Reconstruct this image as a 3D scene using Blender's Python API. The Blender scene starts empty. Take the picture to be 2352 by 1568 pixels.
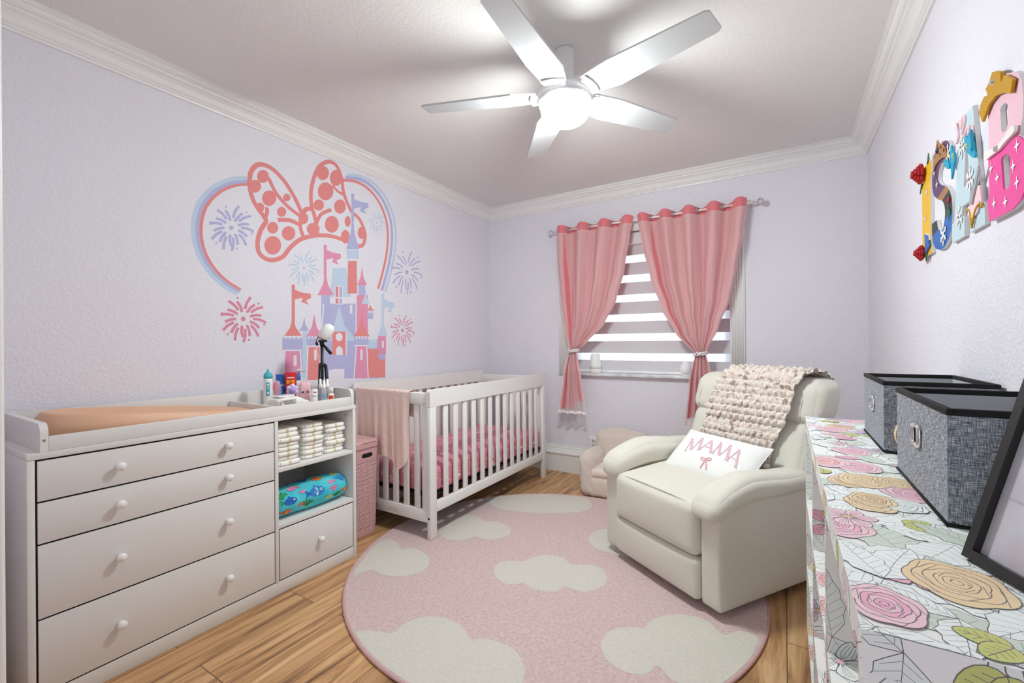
import bpy, bmesh, math, random
from math import sin, cos, pi, radians, atan2, sqrt
from mathutils import Vector, Matrix

S = bpy.context.scene
COL = S.collection

# ------------------------------------------------------------------ camera
FPX, YAW, PITCH, ROLL, CAMH = 1018.37, 0.5511, 0.0005, -0.0079, 1.1573
fwd = Vector((-sin(YAW) * cos(PITCH), cos(YAW) * cos(PITCH), sin(PITCH)))
_rt = Vector((cos(YAW), sin(YAW), 0.0))
_up = _rt.cross(fwd)
rgt = _rt * cos(ROLL) + _up * sin(ROLL)
upv = rgt.cross(fwd)
CAMP = Vector((0.0, 0.0, CAMH))
cd = bpy.data.cameras.new('view_camera')
cd.sensor_width = 36.0
cd.lens = 36.0 * FPX / 2352.0
cd.clip_start = 0.02
cam = bpy.data.objects.new('view_camera', cd)
COL.objects.link(cam)
M3 = Matrix((rgt, upv, -fwd)).transposed()
cam.matrix_world = Matrix.Translation(CAMP) @ M3.to_4x4()
S.camera = cam

# ------------------------------------------------------------------ light, exposure
S.view_settings.view_transform = 'Standard'
S.view_settings.look = 'None'
S.view_settings.gamma = 1.0
S.view_settings.use_curve_mapping = False
EXPOSURE = 2.03
LAMP_GLOW = 50.0
SKY = 0.62
S.view_settings.exposure = EXPOSURE
S.cycles.use_denoising = True
S.cycles.adaptive_threshold = 0.02
S.cycles.max_bounces = 10
S.cycles.diffuse_bounces = 6
S.cycles.glossy_bounces = 4
S.cycles.transparent_max_bounces = 16
S.cycles.sample_clamp_indirect = 8.0
S.cycles.caustics_reflective = False
S.cycles.caustics_refractive = False
W = bpy.data.worlds.new('world')
S.world = W
W.use_nodes = True
bg = W.node_tree.nodes['Background']
bg.inputs[0].default_value = (0.80, 0.90, 1.0, 1.0)
bg.inputs[1].default_value = SKY


# ------------------------------------------------------------------ helpers
def at(px, py, ax, v):
    """the point where the picture's (px, py) meets the plane ax = v"""
    d = fwd + rgt * ((px - 1176) / FPX) - upv * ((py - 784) / FPX)
    i = 'XYZ'.index(ax)
    return CAMP + d * ((v - CAMP[i]) / d[i])


def lin(c):
    return c / 12.92 if c <= 0.04045 else ((c + 0.055) / 1.055) ** 2.4


def hexc(h):
    h = h.lstrip('#')
    return tuple(lin(int(h[i:i + 2], 16) / 255.0) for i in (0, 2, 4)) + (1.0,)


MATS = {}


def mat(name, col, rough=0.5, metal=0.0, bump=None, spec=None, trans=0.0, emit=None, alpha=1.0, sheen=0.0,
        vary=None, coat=0.0):
    """procedural principled material. bump = (scale, strength, distance, detail);
    vary = (colour2, scale) mixes a second colour in by noise"""
    if name in MATS:
        return MATS[name]
    m = bpy.data.materials.new(name)
    m.use_nodes = True
    nt = m.node_tree
    b = nt.nodes['Principled BSDF']
    c = hexc(col) if isinstance(col, str) else col
    b.inputs['Base Color'].default_value = c
    b.inputs['Roughness'].default_value = rough
    b.inputs['Metallic'].default_value = metal
    if spec is not None:
        b.inputs['Specular IOR Level'].default_value = spec
    if trans:
        b.inputs['Transmission Weight'].default_value = trans
    if sheen:
        b.inputs['Sheen Weight'].default_value = sheen
    if coat:
        b.inputs['Coat Weight'].default_value = coat
    if alpha < 1:
        b.inputs['Alpha'].default_value = alpha
    if emit:
        b.inputs['Emission Color'].default_value = hexc(emit[0]) if isinstance(emit[0], str) else emit[0]
        b.inputs['Emission Strength'].default_value = emit[1]
    tc = None
    if bump or vary:
        tc = nt.nodes.new('ShaderNodeTexCoord')
    if vary:
        n = nt.nodes.new('ShaderNodeTexNoise')
        n.inputs['Scale'].default_value = vary[1]
        n.inputs['Detail'].default_value = 6
        nt.links.new(tc.outputs['Object'], n.inputs['Vector'])
        r = nt.nodes.new('ShaderNodeValToRGB')
        r.color_ramp.elements[0].position = 0.35
        r.color_ramp.elements[1].position = 0.65
        r.color_ramp.elements[0].color = c
        r.color_ramp.elements[1].color = hexc(vary[0])
        nt.links.new(n.outputs['Fac'], r.inputs['Fac'])
        nt.links.new(r.outputs['Color'], b.inputs['Base Color'])
    if bump:
        n = nt.nodes.new('ShaderNodeTexNoise')
        n.inputs['Scale'].default_value = bump[0]
        n.inputs['Detail'].default_value = bump[3] if len(bump) > 3 else 3
        nt.links.new(tc.outputs['Object'], n.inputs['Vector'])
        bp = nt.nodes.new('ShaderNodeBump')
        bp.inputs['Strength'].default_value = bump[1]
        bp.inputs['Distance'].default_value = bump[2]
        nt.links.new(n.outputs['Fac'], bp.inputs['Height'])
        nt.links.new(bp.outputs['Normal'], b.inputs['Normal'])
    MATS[name] = m
    return m


class MB:
    """a small mesh builder: shapes are added, build() links them as ONE mesh object"""

    def __init__(self):
        self.v = []
        self.f = []
        self.mi = []
        self.sm = []

    def add(self, vs, fs, mi=0, smooth=False):
        o = len(self.v)
        self.v += [tuple(p) for p in vs]
        for f in fs:
            self.f.append([i + o for i in f])
            self.mi.append(mi)
            self.sm.append(smooth)
        return self

    def box(self, a, b, mi=0, bev=0.0, seg=2, fn=None):
        a = Vector(a)
        b = Vector(b)
        lo = Vector((min(a[i], b[i]) for i in range(3)))
        hi = Vector((max(a[i], b[i]) for i in range(3)))
        if bev <= 0:
            vs = [(x, y, z) for z in (lo.z, hi.z) for y in (lo.y, hi.y) for x in (lo.x, hi.x)]
            fs = [(0, 2, 3, 1), (4, 5, 7, 6), (0, 1, 5, 4), (2, 6, 7, 3), (0, 4, 6, 2), (1, 3, 7, 5)]
            if fn:
                vs = [fn(Vector(p)) for p in vs]
            return self.add(vs, fs, mi)
        bm = bmesh.new()
        bmesh.ops.create_cube(bm, size=1.0)
        c = (lo + hi) / 2
        d = hi - lo
        for v in bm.verts:
            v.co = Vector((v.co.x * d.x, v.co.y * d.y, v.co.z * d.z)) + c
        bmesh.ops.bevel(bm, geom=bm.edges[:], offset=min(bev, min(d) * 0.49), segments=seg, affect='EDGES', profile=0.5)
        self.bm(bm, mi, True, fn)
        return self

    def bm(self, bm, mi=0, smooth=False, fn=None):
        bm.verts.index_update()
        vs = [fn(v.co.copy()) if fn else v.co.copy() for v in bm.verts]
        self.add(vs, [[v.index for v in f.verts] for f in bm.faces], mi, smooth)
        bm.free()

    def grid(self, nu, nv, fn, mi=0, smooth=True, cu=False, cv=False):
        """fn(u, v) with u, v in 0..1; cu / cv close the grid"""
        U = nu if cu else nu + 1
        V = nv if cv else nv + 1
        vs = [fn(i / nu, j / nv) for j in range(V) for i in range(U)]
        fs = []
        for j in range(nv):
            for i in range(nu):
                a = j * U + i
                b = j * U + (i + 1) % U
                c = ((j + 1) % V) * U + (i + 1) % U
                d = ((j + 1) % V) * U + i
                fs.append((a, b, c, d))
        return self.add(vs, fs, mi, smooth)

    def lathe(self, prof, c=(0, 0, 0), seg=24, mi=0, axis=None, smooth=True, sx=1.0, sy=1.0):
        """prof = [(r, z)...] turned about z (or about axis, a direction)"""
        R = Vector((0, 0, 1)).rotation_difference(Vector(axis)).to_matrix() if axis else Matrix.Identity(3)
        C = Vector(c)
        vs, fs = [], []
        n = len(prof)
        for r, z in prof:
            for k in range(seg):
                t = 2 * pi * k / seg
                vs.append(C + R @ Vector((r * cos(t) * sx, r * sin(t) * sy, z)))
        for j in range(n - 1):
            for k in range(seg):
                fs.append((j * seg + k, j * seg + (k + 1) % seg, (j + 1) * seg + (k + 1) % seg, (j + 1) * seg + k))
        if prof[0][0] > 1e-6:
            fs.append(tuple(reversed(range(seg))))
        if prof[-1][0] > 1e-6:
            fs.append(tuple(range((n - 1) * seg, n * seg)))
        return self.add(vs, fs, mi, smooth)

    def tube(self, pts, r, seg=8, mi=0, closed=False, cap=True):
        pts = [Vector(p) for p in pts]
        n = len(pts)
        rr = r if isinstance(r, (list, tuple)) else [r] * n
        vs, fs = [], []
        prev = None
        for i, p in enumerate(pts):
            if closed:
                t = pts[(i + 1) % n] - pts[i - 1]
            else:
                t = pts[min(i + 1, n - 1)] - pts[max(i - 1, 0)]
            t.normalize()
            if prev is None:
                a = Vector((0, 0, 1)) if abs(t.z) < 0.9 else Vector((1, 0, 0))
                nrm = t.cross(a).normalized()
            else:
                nrm = (prev - t * prev.dot(t)).normalized()
            prev = nrm
            bn = t.cross(nrm)
            for k in range(seg):
                w = 2 * pi * k / seg
                vs.append(p + (nrm * cos(w) + bn * sin(w)) * rr[i])
        m = n if closed else n - 1
        for i in range(m):
            j = (i + 1) % n
            for k in range(seg):
                fs.append((i * seg + k, i * seg + (k + 1) % seg, j * seg + (k + 1) % seg, j * seg + k))
        if not closed and cap:
            fs.append(tuple(reversed(range(seg))))
            fs.append(tuple(range((n - 1) * seg, n * seg)))
        return self.add(vs, fs, mi, True)

    def soft(self, half, r, c=(0, 0, 0), puff=(0, 0, 0), n=14, mi=0, fn=None):
        """a cushion: rounded box of half sizes, faces puffed out"""
        half = Vector(half)
        idx = {}
        vs, fs = [], []

        def vert(p):
            k = (round(p[0], 5), round(p[1], 5), round(p[2], 5))
            if k in idx:
                return idx[k]
            q = Vector((p[i] * half[i] for i in range(3)))
            core = Vector((max(-(half[i] - r), min(half[i] - r, q[i])) for i in range(3)))
            d = q - core
            if d.length > 1e-9:
                d.normalize()
            o = core + d * r
            for i in range(3):
                j, l = (i + 1) % 3, (i + 2) % 3
                o[i] += puff[i] * p[i] * (1 - p[j] ** 2) * (1 - p[l] ** 2)
            o += Vector(c)
            if fn:
                o = fn(o)
            idx[k] = len(vs)
            vs.append(o)
            return idx[k]

        def g(t):
            return sin((t * 2 - 1) * pi / 2)
        for ax in range(3):
            for s in (-1, 1):
                for i in range(n):
                    for j in range(n):
                        cs = []
                        for (di, dj) in ((0, 0), (1, 0), (1, 1), (0, 1)):
                            p = [0, 0, 0]
                            p[ax] = s
                            p[(ax + 1) % 3] = g((i + di) / n)
                            p[(ax + 2) % 3] = g((j + dj) / n)
                            cs.append(vert(p))
                        fs.append(cs if s > 0 else cs[::-1])
        return self.add(vs, fs, mi, True)

    def prism(self, poly, fn, t, mi=0, side=None):
        """poly in 2D -> fn(u, v, w), w from 0 to t"""
        n = len(poly)
        vs = [fn(u, v, 0.0) for u, v in poly] + [fn(u, v, t) for u, v in poly]
        self.add(vs, [tuple(reversed(range(n))), tuple(range(n, 2 * n))], mi)
        self.add(vs, [(i, (i + 1) % n, (i + 1) % n + n, i + n) for i in range(n)], mi if side is None else side)
        return self

    def build(self, name, mats, parent=None, org=None):
        me = bpy.data.meshes.new(name)
        if org is not None:
            o = Vector(org)
            vs = [(p[0] - o.x, p[1] - o.y, p[2] - o.z) for p in self.v]
        else:
            vs = self.v
        me.from_pydata([tuple(p) for p in vs], [], self.f)
        if not isinstance(mats, (list, tuple)):
            mats = [mats]
        for m in mats:
            me.materials.append(m)
        me.polygons.foreach_set('material_index', self.mi)
        me.polygons.foreach_set('use_smooth', self.sm)
        me.validate()
        me.update()
        ob = bpy.data.objects.new(name, me)
        COL.objects.link(ob)
        if org is not None:
            ob.location = org
        if parent is not None:
            ob.parent = parent
        return ob


def smooth_angle(ob, deg=35):
    me = ob.data
    for p in me.polygons:
        p.use_smooth = True
    try:
        me.set_sharp_from_angle(angle=radians(deg))
    except Exception:
        pass
    return ob


def thing(name, label, cat, loc=(0, 0, 0), rz=0.0, group=None):
    o = bpy.data.objects.new(name, None)
    COL.objects.link(o)
    o.empty_display_size = 0.05
    o.location = loc
    o.rotation_euler = (0, 0, rz)
    return tag(o, label, cat, group)


def tag(o, label, cat, group=None):
    o['label'] = label
    o['category'] = cat
    if group:
        o['group'] = group
    return o


def struct(o):
    o['kind'] = 'structure'
    return o


def dup(root, loc, rz=None, label=None, group=None):
    """a copy of a thing with copies of its parts and sub-parts (mesh data shared)"""
    r = root.copy()
    COL.objects.link(r)
    r.location = loc
    if rz is not None:
        r.rotation_euler = (0, 0, rz)
    if label:
        r['label'] = label
    if group:
        r['group'] = group
    for ch in list(root.children):
        c = ch.copy()
        COL.objects.link(c)
        c.parent = r
        for g in list(ch.children):
            d = g.copy()
            COL.objects.link(d)
            d.parent = c
    return r


# ------------------------------------------------------------------ flat drawing (prints, paint, patterns)
def clip_poly(poly, clip):
    """Sutherland-Hodgman; clip is a convex counter-clockwise polygon"""
    out = poly
    n = len(clip)
    for i in range(n):
        ax, ay = clip[i]
        bx, by = clip[(i + 1) % n]
        inp, out = out, []
        if not inp:
            return []

        def side(p):
            return (bx - ax) * (p[1] - ay) - (by - ay) * (p[0] - ax)
        for k in range(len(inp)):
            p, q = inp[k - 1], inp[k]
            sp, sq = side(p), side(q)
            if (sp >= 0) != (sq >= 0):
                t = sp / (sp - sq)
                out.append((p[0] + (q[0] - p[0]) * t, p[1] + (q[1] - p[1]) * t))
            if sq >= 0:
                out.append(q)
    return out


def arc(cx, cy, rx, ry, a0, a1, n=12, rot=0.0):
    c, s = cos(rot), sin(rot)
    o = []
    for i in range(n + 1):
        t = a0 + (a1 - a0) * i / n
        x, y = rx * cos(t), ry * sin(t)
        o.append((cx + x * c - y * s, cy + x * s + y * c))
    return o


def spline(pts, n=6, closed=False):
    """Catmull-Rom through pts"""
    out = []
    N = len(pts)
    rng = range(N) if closed else range(N - 1)
    for i in rng:
        if closed:
            p0, p1, p2, p3 = (pts[(i + k - 1) % N] for k in range(4))
        else:
            p0 = pts[max(i - 1, 0)]
            p1, p2 = pts[i], pts[i + 1]
            p3 = pts[min(i + 2, N - 1)]
        for k in range(n):
            t = k / n
            out.append(tuple(0.5 * (2 * p1[d] + (p2[d] - p0[d]) * t + (2 * p0[d] - 5 * p1[d] + 4 * p2[d] - p3[d]) * t * t
                                    + (3 * p1[d] - p0[d] - 3 * p2[d] + p3[d]) * t ** 3) for d in range(2)))
    if not closed:
        out.append(tuple(pts[-1]))
    return out


class Draw:
    """2D fills and strokes laid on a surface by fn(u, v, w)"""

    def __init__(self, mb, fn, clip=None, step=2.5e-5, w0=2e-4):
        self.mb, self.fn, self.clip, self.step, self.w = mb, fn, clip, step, w0

    def up(self):
        self.w += self.step

    def fill(self, poly, mi):
        if self.clip:
            poly = clip_poly(poly, self.clip)
        clean = []
        for p in poly:
            if not clean or abs(p[0] - clean[-1][0]) + abs(p[1] - clean[-1][1]) > 1e-6:
                clean.append(p)
        if len(clean) > 2 and abs(clean[0][0] - clean[-1][0]) + abs(clean[0][1] - clean[-1][1]) < 1e-6:
            clean.pop()
        if len(clean) < 3:
            return
        a = sum(clean[i - 1][0] * clean[i][1] - clean[i][0] * clean[i - 1][1] for i in range(len(clean)))
        if a < 0:
            clean.reverse()
        self.mb.add([self.fn(u, v, self.w) for u, v in clean], [tuple(range(len(clean)))], mi)

    def stroke(self, pts, wd, mi, closed=False, taper=False):
        n = len(pts)
        if n < 2:
            return
        L, R = [], []
        for i in range(n):
            if closed:
                a, b = pts[i - 1], pts[(i + 1) % n]
            else:
                a, b = pts[max(i - 1, 0)], pts[min(i + 1, n - 1)]
            dx, dy = b[0] - a[0], b[1] - a[1]
            l = sqrt(dx * dx + dy * dy) or 1e-9
            h = wd * 0.5
            if taper:
                t = i / (n - 1)
                h *= 0.3 + 0.7 * sin(pi * min(1, max(0, t)))
            L.append((pts[i][0] - dy / l * h, pts[i][1] + dx / l * h))
            R.append((pts[i][0] + dy / l * h, pts[i][1] - dx / l * h))
        m = n if closed else n - 1
        for i in range(m):
            j = (i + 1) % n
            q = [R[i], R[j], L[j], L[i]]
            if self.clip:
                q = clip_poly(q, self.clip)
                if len(q) < 3:
                    continue
            self.mb.add([self.fn(u, v, self.w) for u, v in q], [tuple(range(len(q)))], mi)

    def dot(self, x, y, r, mi, n=12, ry=None):
        self.fill(arc(x, y, r, ry or r, 0, 2 * pi, n)[:-1], mi)


def text_polys(s, size, font_scale=1.0):
    """a mesh of the text s (built-in font), as (verts2d, faces)"""
    cu = bpy.data.curves.new('t', 'FONT')
    cu.body = s
    cu.size = size
    cu.resolution_u = 3
    ob = bpy.data.objects.new('t', cu)
    COL.objects.link(ob)
    dg = bpy.context.evaluated_depsgraph_get()
    me = bpy.data.meshes.new_from_object(ob.evaluated_get(dg))
    vs = [(v.co.x, v.co.y) for v in me.vertices]
    fs = [tuple(p.vertices) for p in me.polygons]
    bpy.data.objects.remove(ob)
    bpy.data.meshes.remove(me)
    bpy.data.curves.remove(cu)
    return vs, fs


def put_text(mb, s, size, fn, mi, center=True):
    vs, fs = text_polys(s, size)
    if not vs:
        return
    x0, x1 = min(v[0] for v in vs), max(v[0] for v in vs)
    y0, y1 = min(v[1] for v in vs), max(v[1] for v in vs)
    ox, oy = ((x0 + x1) / 2, (y0 + y1) / 2) if center else (0, 0)
    mb.add([fn(x - ox, y - oy) for x, y in vs], fs, mi)


def letter_solid(outer, holes, fn, t, mb, mi=0, side=1):
    """a block letter with holes: a filled 2D curve, extruded from w=0 to t and mapped by fn"""
    cu = bpy.data.curves.new('l', 'CURVE')
    cu.dimensions = '2D'
    cu.fill_mode = 'BOTH'
    cu.extrude = t / 2
    for poly in [outer] + holes:
        sp = cu.splines.new('POLY')
        sp.points.add(len(poly) - 1)
        for p, (x, y) in zip(sp.points, poly):
            p.co = (x, y, 0, 1)
        sp.use_cyclic_u = True
    ob = bpy.data.objects.new('l', cu)
    COL.objects.link(ob)
    dg = bpy.context.evaluated_depsgraph_get()
    me = bpy.data.meshes.new_from_object(ob.evaluated_get(dg))
    vs = [fn(v.co.x, v.co.y, v.co.z + t / 2) for v in me.vertices]
    o = len(mb.v)
    mb.v += [tuple(p) for p in vs]
    for p in me.polygons:
        mb.f.append([i + o for i in p.vertices])
        mb.mi.append(mi if abs(p.normal.z) > 0.7 else side)
        mb.sm.append(False)
    bpy.data.objects.remove(ob)
    bpy.data.meshes.remove(me)
    bpy.data.curves.remove(cu)

# ------------------------------------------------------------------ materials
def nodes_of(m):
    nt = m.node_tree
    return nt, nt.nodes['Principled BSDF']


def wall_mat(name, col, k=1.0):
    m = mat(name, col, rough=0.75, spec=0.25)
    nt, b = nodes_of(m)
    tc = nt.nodes.new('ShaderNodeTexCoord')
    n1 = nt.nodes.new('ShaderNodeTexNoise')
    n1.inputs['Scale'].default_value = 75
    n1.inputs['Detail'].default_value = 4
    n1.inputs['Distortion'].default_value = 0.8
    nt.links.new(tc.outputs['Object'], n1.inputs['Vector'])
    r = nt.nodes.new('ShaderNodeValToRGB')
    r.color_ramp.elements[0].position = 0.42
    r.color_ramp.elements[1].position = 0.62
    nt.links.new(n1.outputs['Fac'], r.inputs['Fac'])
    bp = nt.nodes.new('ShaderNodeBump')
    bp.inputs['Strength'].default_value = 0.34 * k
    bp.inputs['Distance'].default_value = 0.004
    nt.links.new(r.outputs['Color'], bp.inputs['Height'])
    nt.links.new(bp.outputs['Normal'], b.inputs['Normal'])
    return m


M_wall = wall_mat('lavender_plaster', '#e5e2ea')
M_ceil = wall_mat('ceiling_plaster', '#e8e5e3', 0.7)
M_trim = mat('white_trim_paint', '#ebeae8', rough=0.35)
M_white = mat('white_laminate', '#e2dfdc', rough=0.45)
M_crib = mat('white_crib_paint', '#e9e7e4', rough=0.35)
M_black = mat('black_plastic', '#101012', rough=0.4)
M_dark = mat('dark_gap', '#0c0a0a', rough=0.8)
M_steel = mat('steel', '#c9c9cc', rough=0.25, metal=1.0)
M_glossw = mat('glossy_white_plastic', '#f1f1f0', rough=0.2)


def wood_floor():
    m = mat('plank_floor', '#9a7250', rough=0.42)
    nt, b = nodes_of(m)
    N = nt.nodes.new
    L = nt.links.new
    tc = N('ShaderNodeTexCoord')
    sx = N('ShaderNodeSeparateXYZ')
    L(tc.outputs['Object'], sx.inputs[0])
    cx = N('ShaderNodeCombineXYZ')
    L(sx.outputs['Y'], cx.inputs['X'])
    L(sx.outputs['X'], cx.inputs['Y'])
    br = N('ShaderNodeTexBrick')
    br.offset = 0.37
    br.inputs['Scale'].default_value = 1.0
    br.inputs['Brick Width'].default_value = 1.22
    br.inputs['Row Height'].default_value = 0.18
    br.inputs['Mortar Size'].default_value = 0.0014
    br.inputs['Mortar Smooth'].default_value = 0.3
    br.inputs['Bias'].default_value = 0.0
    br.inputs['Color1'].default_value = (0.0, 0.0, 0.0, 1)
    br.inputs['Color2'].default_value = (1, 1, 1, 1)
    br.inputs['Mortar'].default_value = (0.5, 0.5, 0.5, 1)
    L(cx.outputs[0], br.inputs['Vector'])
    mp = N('ShaderNodeMapping')
    mp.inputs['Scale'].default_value = (1.0, 13.0, 1.0)
    L(cx.outputs[0], mp.inputs['Vector'])
    # each plank shifts its own grain
    ad = N('ShaderNodeVectorMath')
    ad.operation = 'ADD'
    L(mp.outputs[0], ad.inputs[0])
    sc = N('ShaderNodeVectorMath')
    sc.operation = 'SCALE'
    sc.inputs['Scale'].default_value = 7.3
    L(br.outputs['Color'], sc.inputs[0])
    L(sc.outputs[0], ad.inputs[1])
    n1 = N('ShaderNodeTexNoise')
    n1.inputs['Scale'].default_value = 1.3
    n1.inputs['Detail'].default_value = 7
    n1.inputs['Roughness'].default_value = 0.62
    n1.inputs['Distortion'].default_value = 1.4
    L(ad.outputs[0], n1.inputs['Vector'])
    rp = N('ShaderNodeValToRGB')
    e = rp.color_ramp.elements
    e[0].position = 0.30
    e[0].color = hexc('#6e4a2e')
    e[1].position = 0.72
    e[1].color = hexc('#e2b986')
    k = e.new(0.48)
    k.color = hexc('#bd8c59')
    L(n1.outputs['Fac'], rp.inputs['Fac'])
    hs = N('ShaderNodeHueSaturation')
    hs.inputs['Saturation'].default_value = 0.95
    mr = N('ShaderNodeMapRange')
    mr.inputs['To Min'].default_value = 0.90
    mr.inputs['To Max'].default_value = 1.12
    L(br.outputs['Color'], mr.inputs['Value'])
    L(mr.outputs[0], hs.inputs['Value'])
    L(rp.outputs['Color'], hs.inputs['Color'])
    mx = N('ShaderNodeMixRGB')
    mx.inputs['Color2'].default_value = hexc('#3a2617')
    L(br.outputs['Fac'], mx.inputs['Fac'])
    L(hs.outputs['Color'], mx.inputs['Color1'])
    L(mx.outputs['Color'], b.inputs['Base Color'])
    bp = N('ShaderNodeBump')
    bp.inputs['Strength'].default_value = 0.15
    bp.inputs['Distance'].default_value = 0.002
    L(n1.outputs['Fac'], bp.inputs['Height'])
    L(bp.outputs['Normal'], b.inputs['Normal'])
    return m


M_floor = wood_floor()

# ------------------------------------------------------------------ the room
XL, XR, YF, H = -2.47, 0.46, 3.603, 2.44
YH = -1.3                                     # the hall behind the door opening
YD = 0.20                                     # room side of the door wall
DX = -1.20                                    # left jamb of the door opening

struct(MB().box((XL - .1, YH, -.06), (XR + .1, YF + .20, 0)).build('floor', M_floor))
w = MB()
w.box((XL - .1, YH - .1, 0), (-.62, YH, H))
w.box((.18, YH - .1, 0), (XR + .1, YH, H))
w.box((-.62, YH - .1, 2.05), (.18, YH, H))
struct(w.build('wall_back_light_block', M_wall))  # unseen wall, added with a narrow opening to cut sky fill from behind
struct(MB().box((XL - .1, YH, H), (XR + .1, YF + .20, H + .08)).build('ceiling', M_ceil))
struct(MB().box((XL - .1, YH, 0), (XL, YF + .20, H)).build('wall_left', M_wall))
struct(MB().box((XR, YH, 0), (XR + .1, YF + .20, H)).build('wall_right', M_wall))
WX0, WX1, WZ0, WZ1 = -1.62, -0.335, 0.862, 2.06
w = MB()
w.box((XL, YF, 0), (XR, YF + .20, WZ0))
w.box((XL, YF, WZ1), (XR, YF + .20, H))
w.box((XL, YF, WZ0), (WX0, YF + .20, WZ1))
w.box((WX1, YF, WZ0), (XR, YF + .20, WZ1))
struct(w.build('wall_far', M_wall))
struct(MB().box((XL, YD - .14, 0), (DX - .02, YD - .015, H)).build('wall_near', M_wall))
# casing of the door opening the camera stands in
d = MB()
d.box((DX - .02, YD - .16, 0), (DX, YD, 2.10), bev=.004)
d.box((DX - .105, YD - .015, 0), (DX - .012, YD + .004, 2.16), bev=.004)
d.box((DX, YD - .16, 2.08), (XR, YD, 2.10), bev=.003)
d.box((DX - .105, YD - .015, 2.10), (XR, YD + .004, 2.19), bev=.004)
struct(d.build('door_1', M_trim))
struct(MB().box((DX - .02, YD - .14, 2.11), (XR, YD - .015, H)).build('wall_near', M_wall))

# crown moulding with mitred corners
CR = [(0, -.103), (.010, -.103), (.012, -.094), (.019, -.091), (.019, -.084), (.026, -.080), (.030, -.072), (.036, -.058),
      (.046, -.046), (.058, -.040), (.060, -.034), (.070, -.031), (.078, -.024), (.083, -.014), (.092, -.012), (.092, -.006),
      (.098, -.005), (.098, 0)]


def mould(prof, path, name, mats, z0):
    """path = list of (x, y, inward normal offset function)"""
    mb = MB()
    n = len(prof)
    vs, fs = [], []
    for (x, y, nx, ny) in path:
        for dd, zz in prof:
            vs.append((x + nx * dd, y + ny * dd, z0 + zz))
    for i in range(len(path) - 1):
        for j in range(n - 1):
            fs.append((i * n + j, (i + 1) * n + j, (i + 1) * n + j + 1, i * n + j + 1))
    mb.add(vs, fs, 0, False)
    return struct(mb.build(name, mats))


mould(CR, [(XL, YD, 1, 0), (XL, YF, 1, -1), (XR, YF, -1, -1), (XR, YD, -1, 0)], 'trim_1', M_trim, H)
BB = [(.020, 0), (.020, .150), (.028, .155), (.031, .165), (.028, .176), (.018, .180), (.016, .196), (.010, .200), (.010, .216),
      (.005, .221), (.005, .236), (0, .236)]
mould(BB, [(XL, YD, 1, 0), (XL, YF, 1, -1)], 'baseboard_left', M_trim, 0)
mould(BB, [(XL, YF, 1, -1), (XR, YF, -1, -1)], 'baseboard_far', M_trim, 0)
mould(BB, [(XR, YF, -1, -1), (XR, YD, -1, 0)], 'baseboard_right', M_trim, 0)


# ------------------------------------------------------------------ the window
def fluted(x0, x1, z0, z1, name):
    mb = MB()
    mb.box((x0, YF - .016, z0), (x1, YF - .0005, z1), bev=.003)
    for k in range(5):
        xx = x0 + (x1 - x0) * (k + 0.9) / 5.8
        mb.tube([(xx, YF - .016, z0 + .002), (xx, YF - .016, z1 - .002)], .0065, 8)
    return struct(mb.build(name, M_trim))


fluted(WX0 - .098, WX0 + .001, WZ0, WZ1 + .06, 'trim_2')
fluted(WX1 - .001, WX1 + .095, WZ0, WZ1 + .06, 'trim_3')
struct(MB().box((WX0 + .002, YF - .016, WZ1 - .01), (WX1 - .002, YF - .0005, WZ1 + .06), bev=.003).build('trim_4', M_trim))

def mix_mat(name, col, clear, translucent=0.0, gloss=0.0, rough=0.1):
    """see-through material: a clear share, the rest diffuse / translucent / glossy"""
    m = bpy.data.materials.new(name)
    m.use_nodes = True
    nt = m.node_tree
    nt.nodes.clear()
    N, L = nt.nodes.new, nt.links.new
    out = N('ShaderNodeOutputMaterial')
    t = N('ShaderNodeBsdfTransparent')
    a = N('ShaderNodeBsdfDiffuse')
    a.inputs['Color'].default_value = hexc(col)
    cur = a.outputs[0]
    if translucent:
        tr = N('ShaderNodeBsdfTranslucent')
        tr.inputs['Color'].default_value = hexc(col)
        mx = N('ShaderNodeMixShader')
        mx.inputs[0].default_value = translucent
        L(cur, mx.inputs[1])
        L(tr.outputs[0], mx.inputs[2])
        cur = mx.outputs[0]
    if gloss:
        g = N('ShaderNodeBsdfGlossy')
        g.inputs['Roughness'].default_value = rough
        mx = N('ShaderNodeMixShader')
        mx.inputs[0].default_value = gloss
        L(cur, mx.inputs[1])
        L(g.outputs[0], mx.inputs[2])
        cur = mx.outputs[0]
    mx = N('ShaderNodeMixShader')
    mx.inputs[0].default_value = clear
    L(cur, mx.inputs[1])
    L(t.outputs[0], mx.inputs[2])
    L(mx.outputs[0], out.inputs[0])
    return m


M_glass = mix_mat('window_glass', '#ffffff', 0.93, gloss=0.95, rough=0.02)
fr = MB()
for (a, b_) in (((WX0, WZ0), (WX0 + .05, WZ1)), ((WX1 - .05, WZ0), (WX1, WZ1)), ((WX0 + .05, WZ0), (WX1 - .05, WZ0 + .05)),
                ((WX0 + .05, WZ1 - .05), (WX1 - .05, WZ1)), ((WX0 + .05, 1.43), (WX1 - .05, 1.48))):
    fr.box((a[0], YF + .135, a[1]), (b_[0], YF + .175, b_[1]), bev=.003)
win = struct(fr.build('window_1', M_trim))
MB().box((WX0 + .05, YF + .153, WZ0 + .05), (WX1 - .05, YF + .157, WZ1 - .05)).build('pane', M_glass, win)

M_marble = mat('marble_sill', '#efeeee', rough=0.15, vary=('#c4c4c8', 9.0))
struct(MB().box((WX0 + .001, YF - .045, WZ0), (WX1 - .001, YF + .134, .884), bev=.004).build('trim_5', M_marble))

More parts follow.
